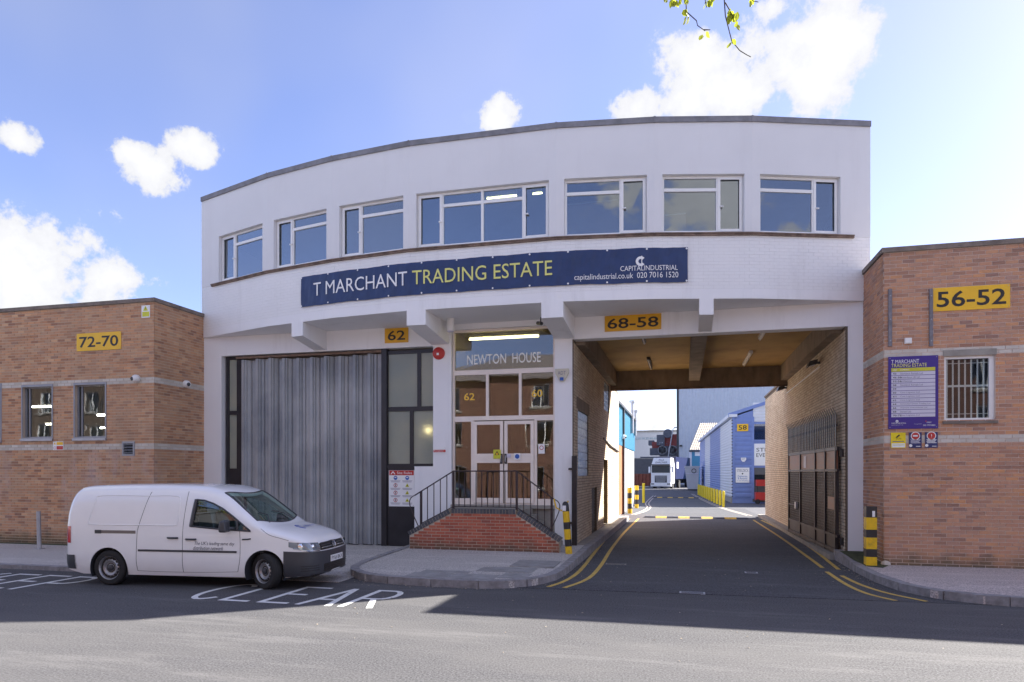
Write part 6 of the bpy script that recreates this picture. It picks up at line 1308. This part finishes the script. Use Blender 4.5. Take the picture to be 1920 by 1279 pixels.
# ------------------------------------------------------------------ across the street (seen in the reflections)
BR_O2 = brick_mat('dull_brown_brick', [(0, (.13, .085, .06)), (.5, (.17, .12, .085)), (1, (.21, .15, .11))], stain=(.14, .1, .08))
def opposite(nm, label, x0, x1, zev, zap, mat, w0, rs):
    OB = thing(nm, label, 'building', ((x0 + x1) / 2, -9, 0)); FO = Fr(0, -9, R(180)); ow = []; x = x0 + 1.6
    while x < x1 - 2.5:
        for z in (1.0, 3.9, 6.2):
            if z + 1.5 < zev - .3: ow.append((-x - 1.2, -x, z, z + 1.5))
        x += w0
    wall(MB(), FO, -x1, -x0, 0, zev, ow, -.3, 0).build('wall', MORT_O, OB); brick_face(OB, FO, -x1, -x0, .1, zev - .05, ow, mat, single=0, rs=rs)
    for a, b, c, d in ow:
        o = window(OB, FO, a, b, c, d, [(.06, (b - a) / 2 - .03, .06, d - c - .06), ((b - a) / 2 + .03, b - a - .06, .06, d - c - .06)], -.1, UPVC, GLASS_L); MB().fbox(FO, a - .1, b + .1, -.05, .1, c - .12, c).build('sill', CONC, o)
    hy = 4.5; xm = min((x1 - x0) / 2 - .5, 5)
    MB().add([(x0 - .4, -8.6, zev - .1), (x1 + .4, -8.6, zev - .1), (x1 + .4, -18.4, zev - .1), (x0 - .4, -18.4, zev - .1), (x0 + xm, -13.5, zap), (x1 - xm, -13.5, zap)], [(0, 1, 5, 4), (1, 2, 5), (2, 3, 4, 5), (3, 0, 4), (0, 3, 2, 1)]).build('roof', M('grey_roof_tile', (.17, .15, .15), .8, var=.3, vs=6), OB)
    MB().box(x0, x1, -18, -9.9, 0, zev - .2).build('core', ROOM_D, OB)
opposite('opposite_house', 'red brick house across the street, mirrored in the entrance glass', -17, 27, 8.2, 10.4, BR_O, 6.0, 11)
opposite('opposite_terrace', 'brown brick terrace across the street, mirrored in the left windows', -62, -21, 8.6, 11, BR_O2, 5.0, 12)
def leaf_mat():
    m, nt, N, L, P = nodes('young_leaf'); c = mixc(N, L, noise(N, L, 6, 3), (.26, .34, .03), (.46, .46, .05)); L.new(c, P.inputs['Base Color']); P.inputs['Roughness'].default_value = .5
    t = N.new('ShaderNodeBsdfTranslucent'); L.new(c, t.inputs[0]); x = N.new('ShaderNodeMixShader'); x.inputs[0].default_value = .5; L.new(P.outputs[0], x.inputs[1]); L.new(t.outputs[0], x.inputs[2]); L.new(x.outputs[0], N['Material Output'].inputs[0]); return m
LEAF = leaf_mat(); BARK = M('grey_brown_bark', (.075, .06, .05), .9, var=.35, vs=8, bmp=.5)
def leaf(m, p, d, L, w):
    d = Vector(d).normalized(); s = d.cross(Vector((random.uniform(-1, 1), random.uniform(-1, 1), .3))).normalized(); n = d.cross(s); p = Vector(p)
    m.add([p, p + d * L * .3 + s * w * .5, p + d * L * .65 + s * w * .42 + n * L * .05, p + d * L, p + d * L * .65 - s * w * .42 + n * L * .05, p + d * L * .3 - s * w * .5], [(0, 1, 2, 3), (0, 3, 4, 5)])
def tree(label, base, h, seed, nleaf, extra=None):
    rd = random.Random(seed); T_ = thing('street_tree', label, 'tree', base, 'street trees on the near pavement'); b = Vector(base); m = MB(); tips = []
    top = b + Vector((rd.uniform(-.3, .3), rd.uniform(-.3, .3), h * .45)); m.tube([b - Vector((0, 0, .1)), b + (top - b) * .5 + Vector((.05, .03, 0)), top], .17, 12, .12)
    def grow(p, d, L, r, lv):
        d = d.normalized(); mid = p + d * L * .5 + Vector((rd.uniform(-1, 1), rd.uniform(-1, 1), rd.uniform(-.5, .5))) * L * .06; q = p + d * L; m.tube([p, mid, q], r, 6 if lv < 2 else 4, r * .6)
        if lv >= 3: tips.append((p, q)); return
        for _ in range(4 if lv < 2 else 3): grow(p + (q - p) * rd.uniform(.5, 1), d + Vector((rd.uniform(-.9, .9), rd.uniform(-.9, .9), rd.uniform(-.35, .6))), L * rd.uniform(.5, .75), r * .55, lv + 1)
    for k in range(6): a = k * 1.05 + rd.uniform(-.3, .3); grow(top - Vector((0, 0, rd.uniform(0, .6))), Vector((math.cos(a), math.sin(a), rd.uniform(.6, 1.6))), h * .24, .075, 0)
    if extra: extra(m, tips, rd)
    m.build('trunk', BARK, T_); lm = MB()
    for _ in range(nleaf):
        p, q = rd.choice(tips); leaf(lm, p.lerp(q, rd.random()), (rd.uniform(-1, 1), rd.uniform(-1, 1), rd.uniform(-1, .4)), rd.uniform(.05, .09), rd.uniform(.025, .045))
    lm.build('crown', LEAF, T_, fix=False)['kind'] = 'stuff'
def overhang(m, tips, rd):
    def P(px, py, t): d = dirpx(px, py); return Vector((0, 0, CAMZ)) + d * t
    t = 6.2; A_ = P(1350, -160, t); m.tube([Vector((4.6, -2.6, 4.6)), Vector((3.6, 1.0, 6.6)), Vector((2.3, 3.8, 7.4)), A_], .05, 6, .014)
    for pts in ([A_, P(1285, -40, t), P(1287, 22, t), P(1306, 39, t), P(1308, 48, t), P(1322, 58, t)], [A_, P(1352, -50, t), P(1358, 0, t), P(1360, 30, t), P(1372, 77, t), P(1387, 95, t), P(1400, 103, t), P(1408, 107, t)], [P(1360, 5, t), P(1372, 26, t), P(1381, 40, t)], [A_, P(1260, -60, t), P(1262, 0, t), P(1268, 10, t)], [A_, P(1400, -40, t), P(1412, 2, t), P(1422, 4, t)], [P(1320, 56, t), P(1332, 56, t)], [A_, P(1318, -20, t), P(1325, 14, t)]):
        m.tube(pts, .0065, 5, .0035)
    lm = MB()
    for px, py in ((1283, 24), (1290, 33), (1320, 66), (1368, 22), (1376, 25), (1370, 36), (1379, 47), (1263, 8), (1258, 2), (1275, 1), (1284, 0), (1408, 4), (1328, 6), (1339, 3), (1369, 81), (1376, 34), (1330, 2), (1253, 0), (1288, 36), (1380, 30)):
        p = P(px, py - 5, t); [leaf(lm, p + Vector((rd.uniform(-.02, .02), 0, rd.uniform(-.02, .02))), (rd.uniform(-.7, .7), rd.uniform(-.5, .5), -1), rd.uniform(.06, .085), rd.uniform(.04, .055)) for _ in range(2)]
    root = bpy.data.objects['street_tree']; lm.build('twig_leaves', LEAF, root, fix=False)
tree('street tree whose leafy twig hangs into the top of the view', (4.8, -2.8, .1), 9.5, 4, 900, overhang)
tree('young leafed street tree mirrored in the van window', (-16.5, -2.6, .1), 8.5, 9, 5200)
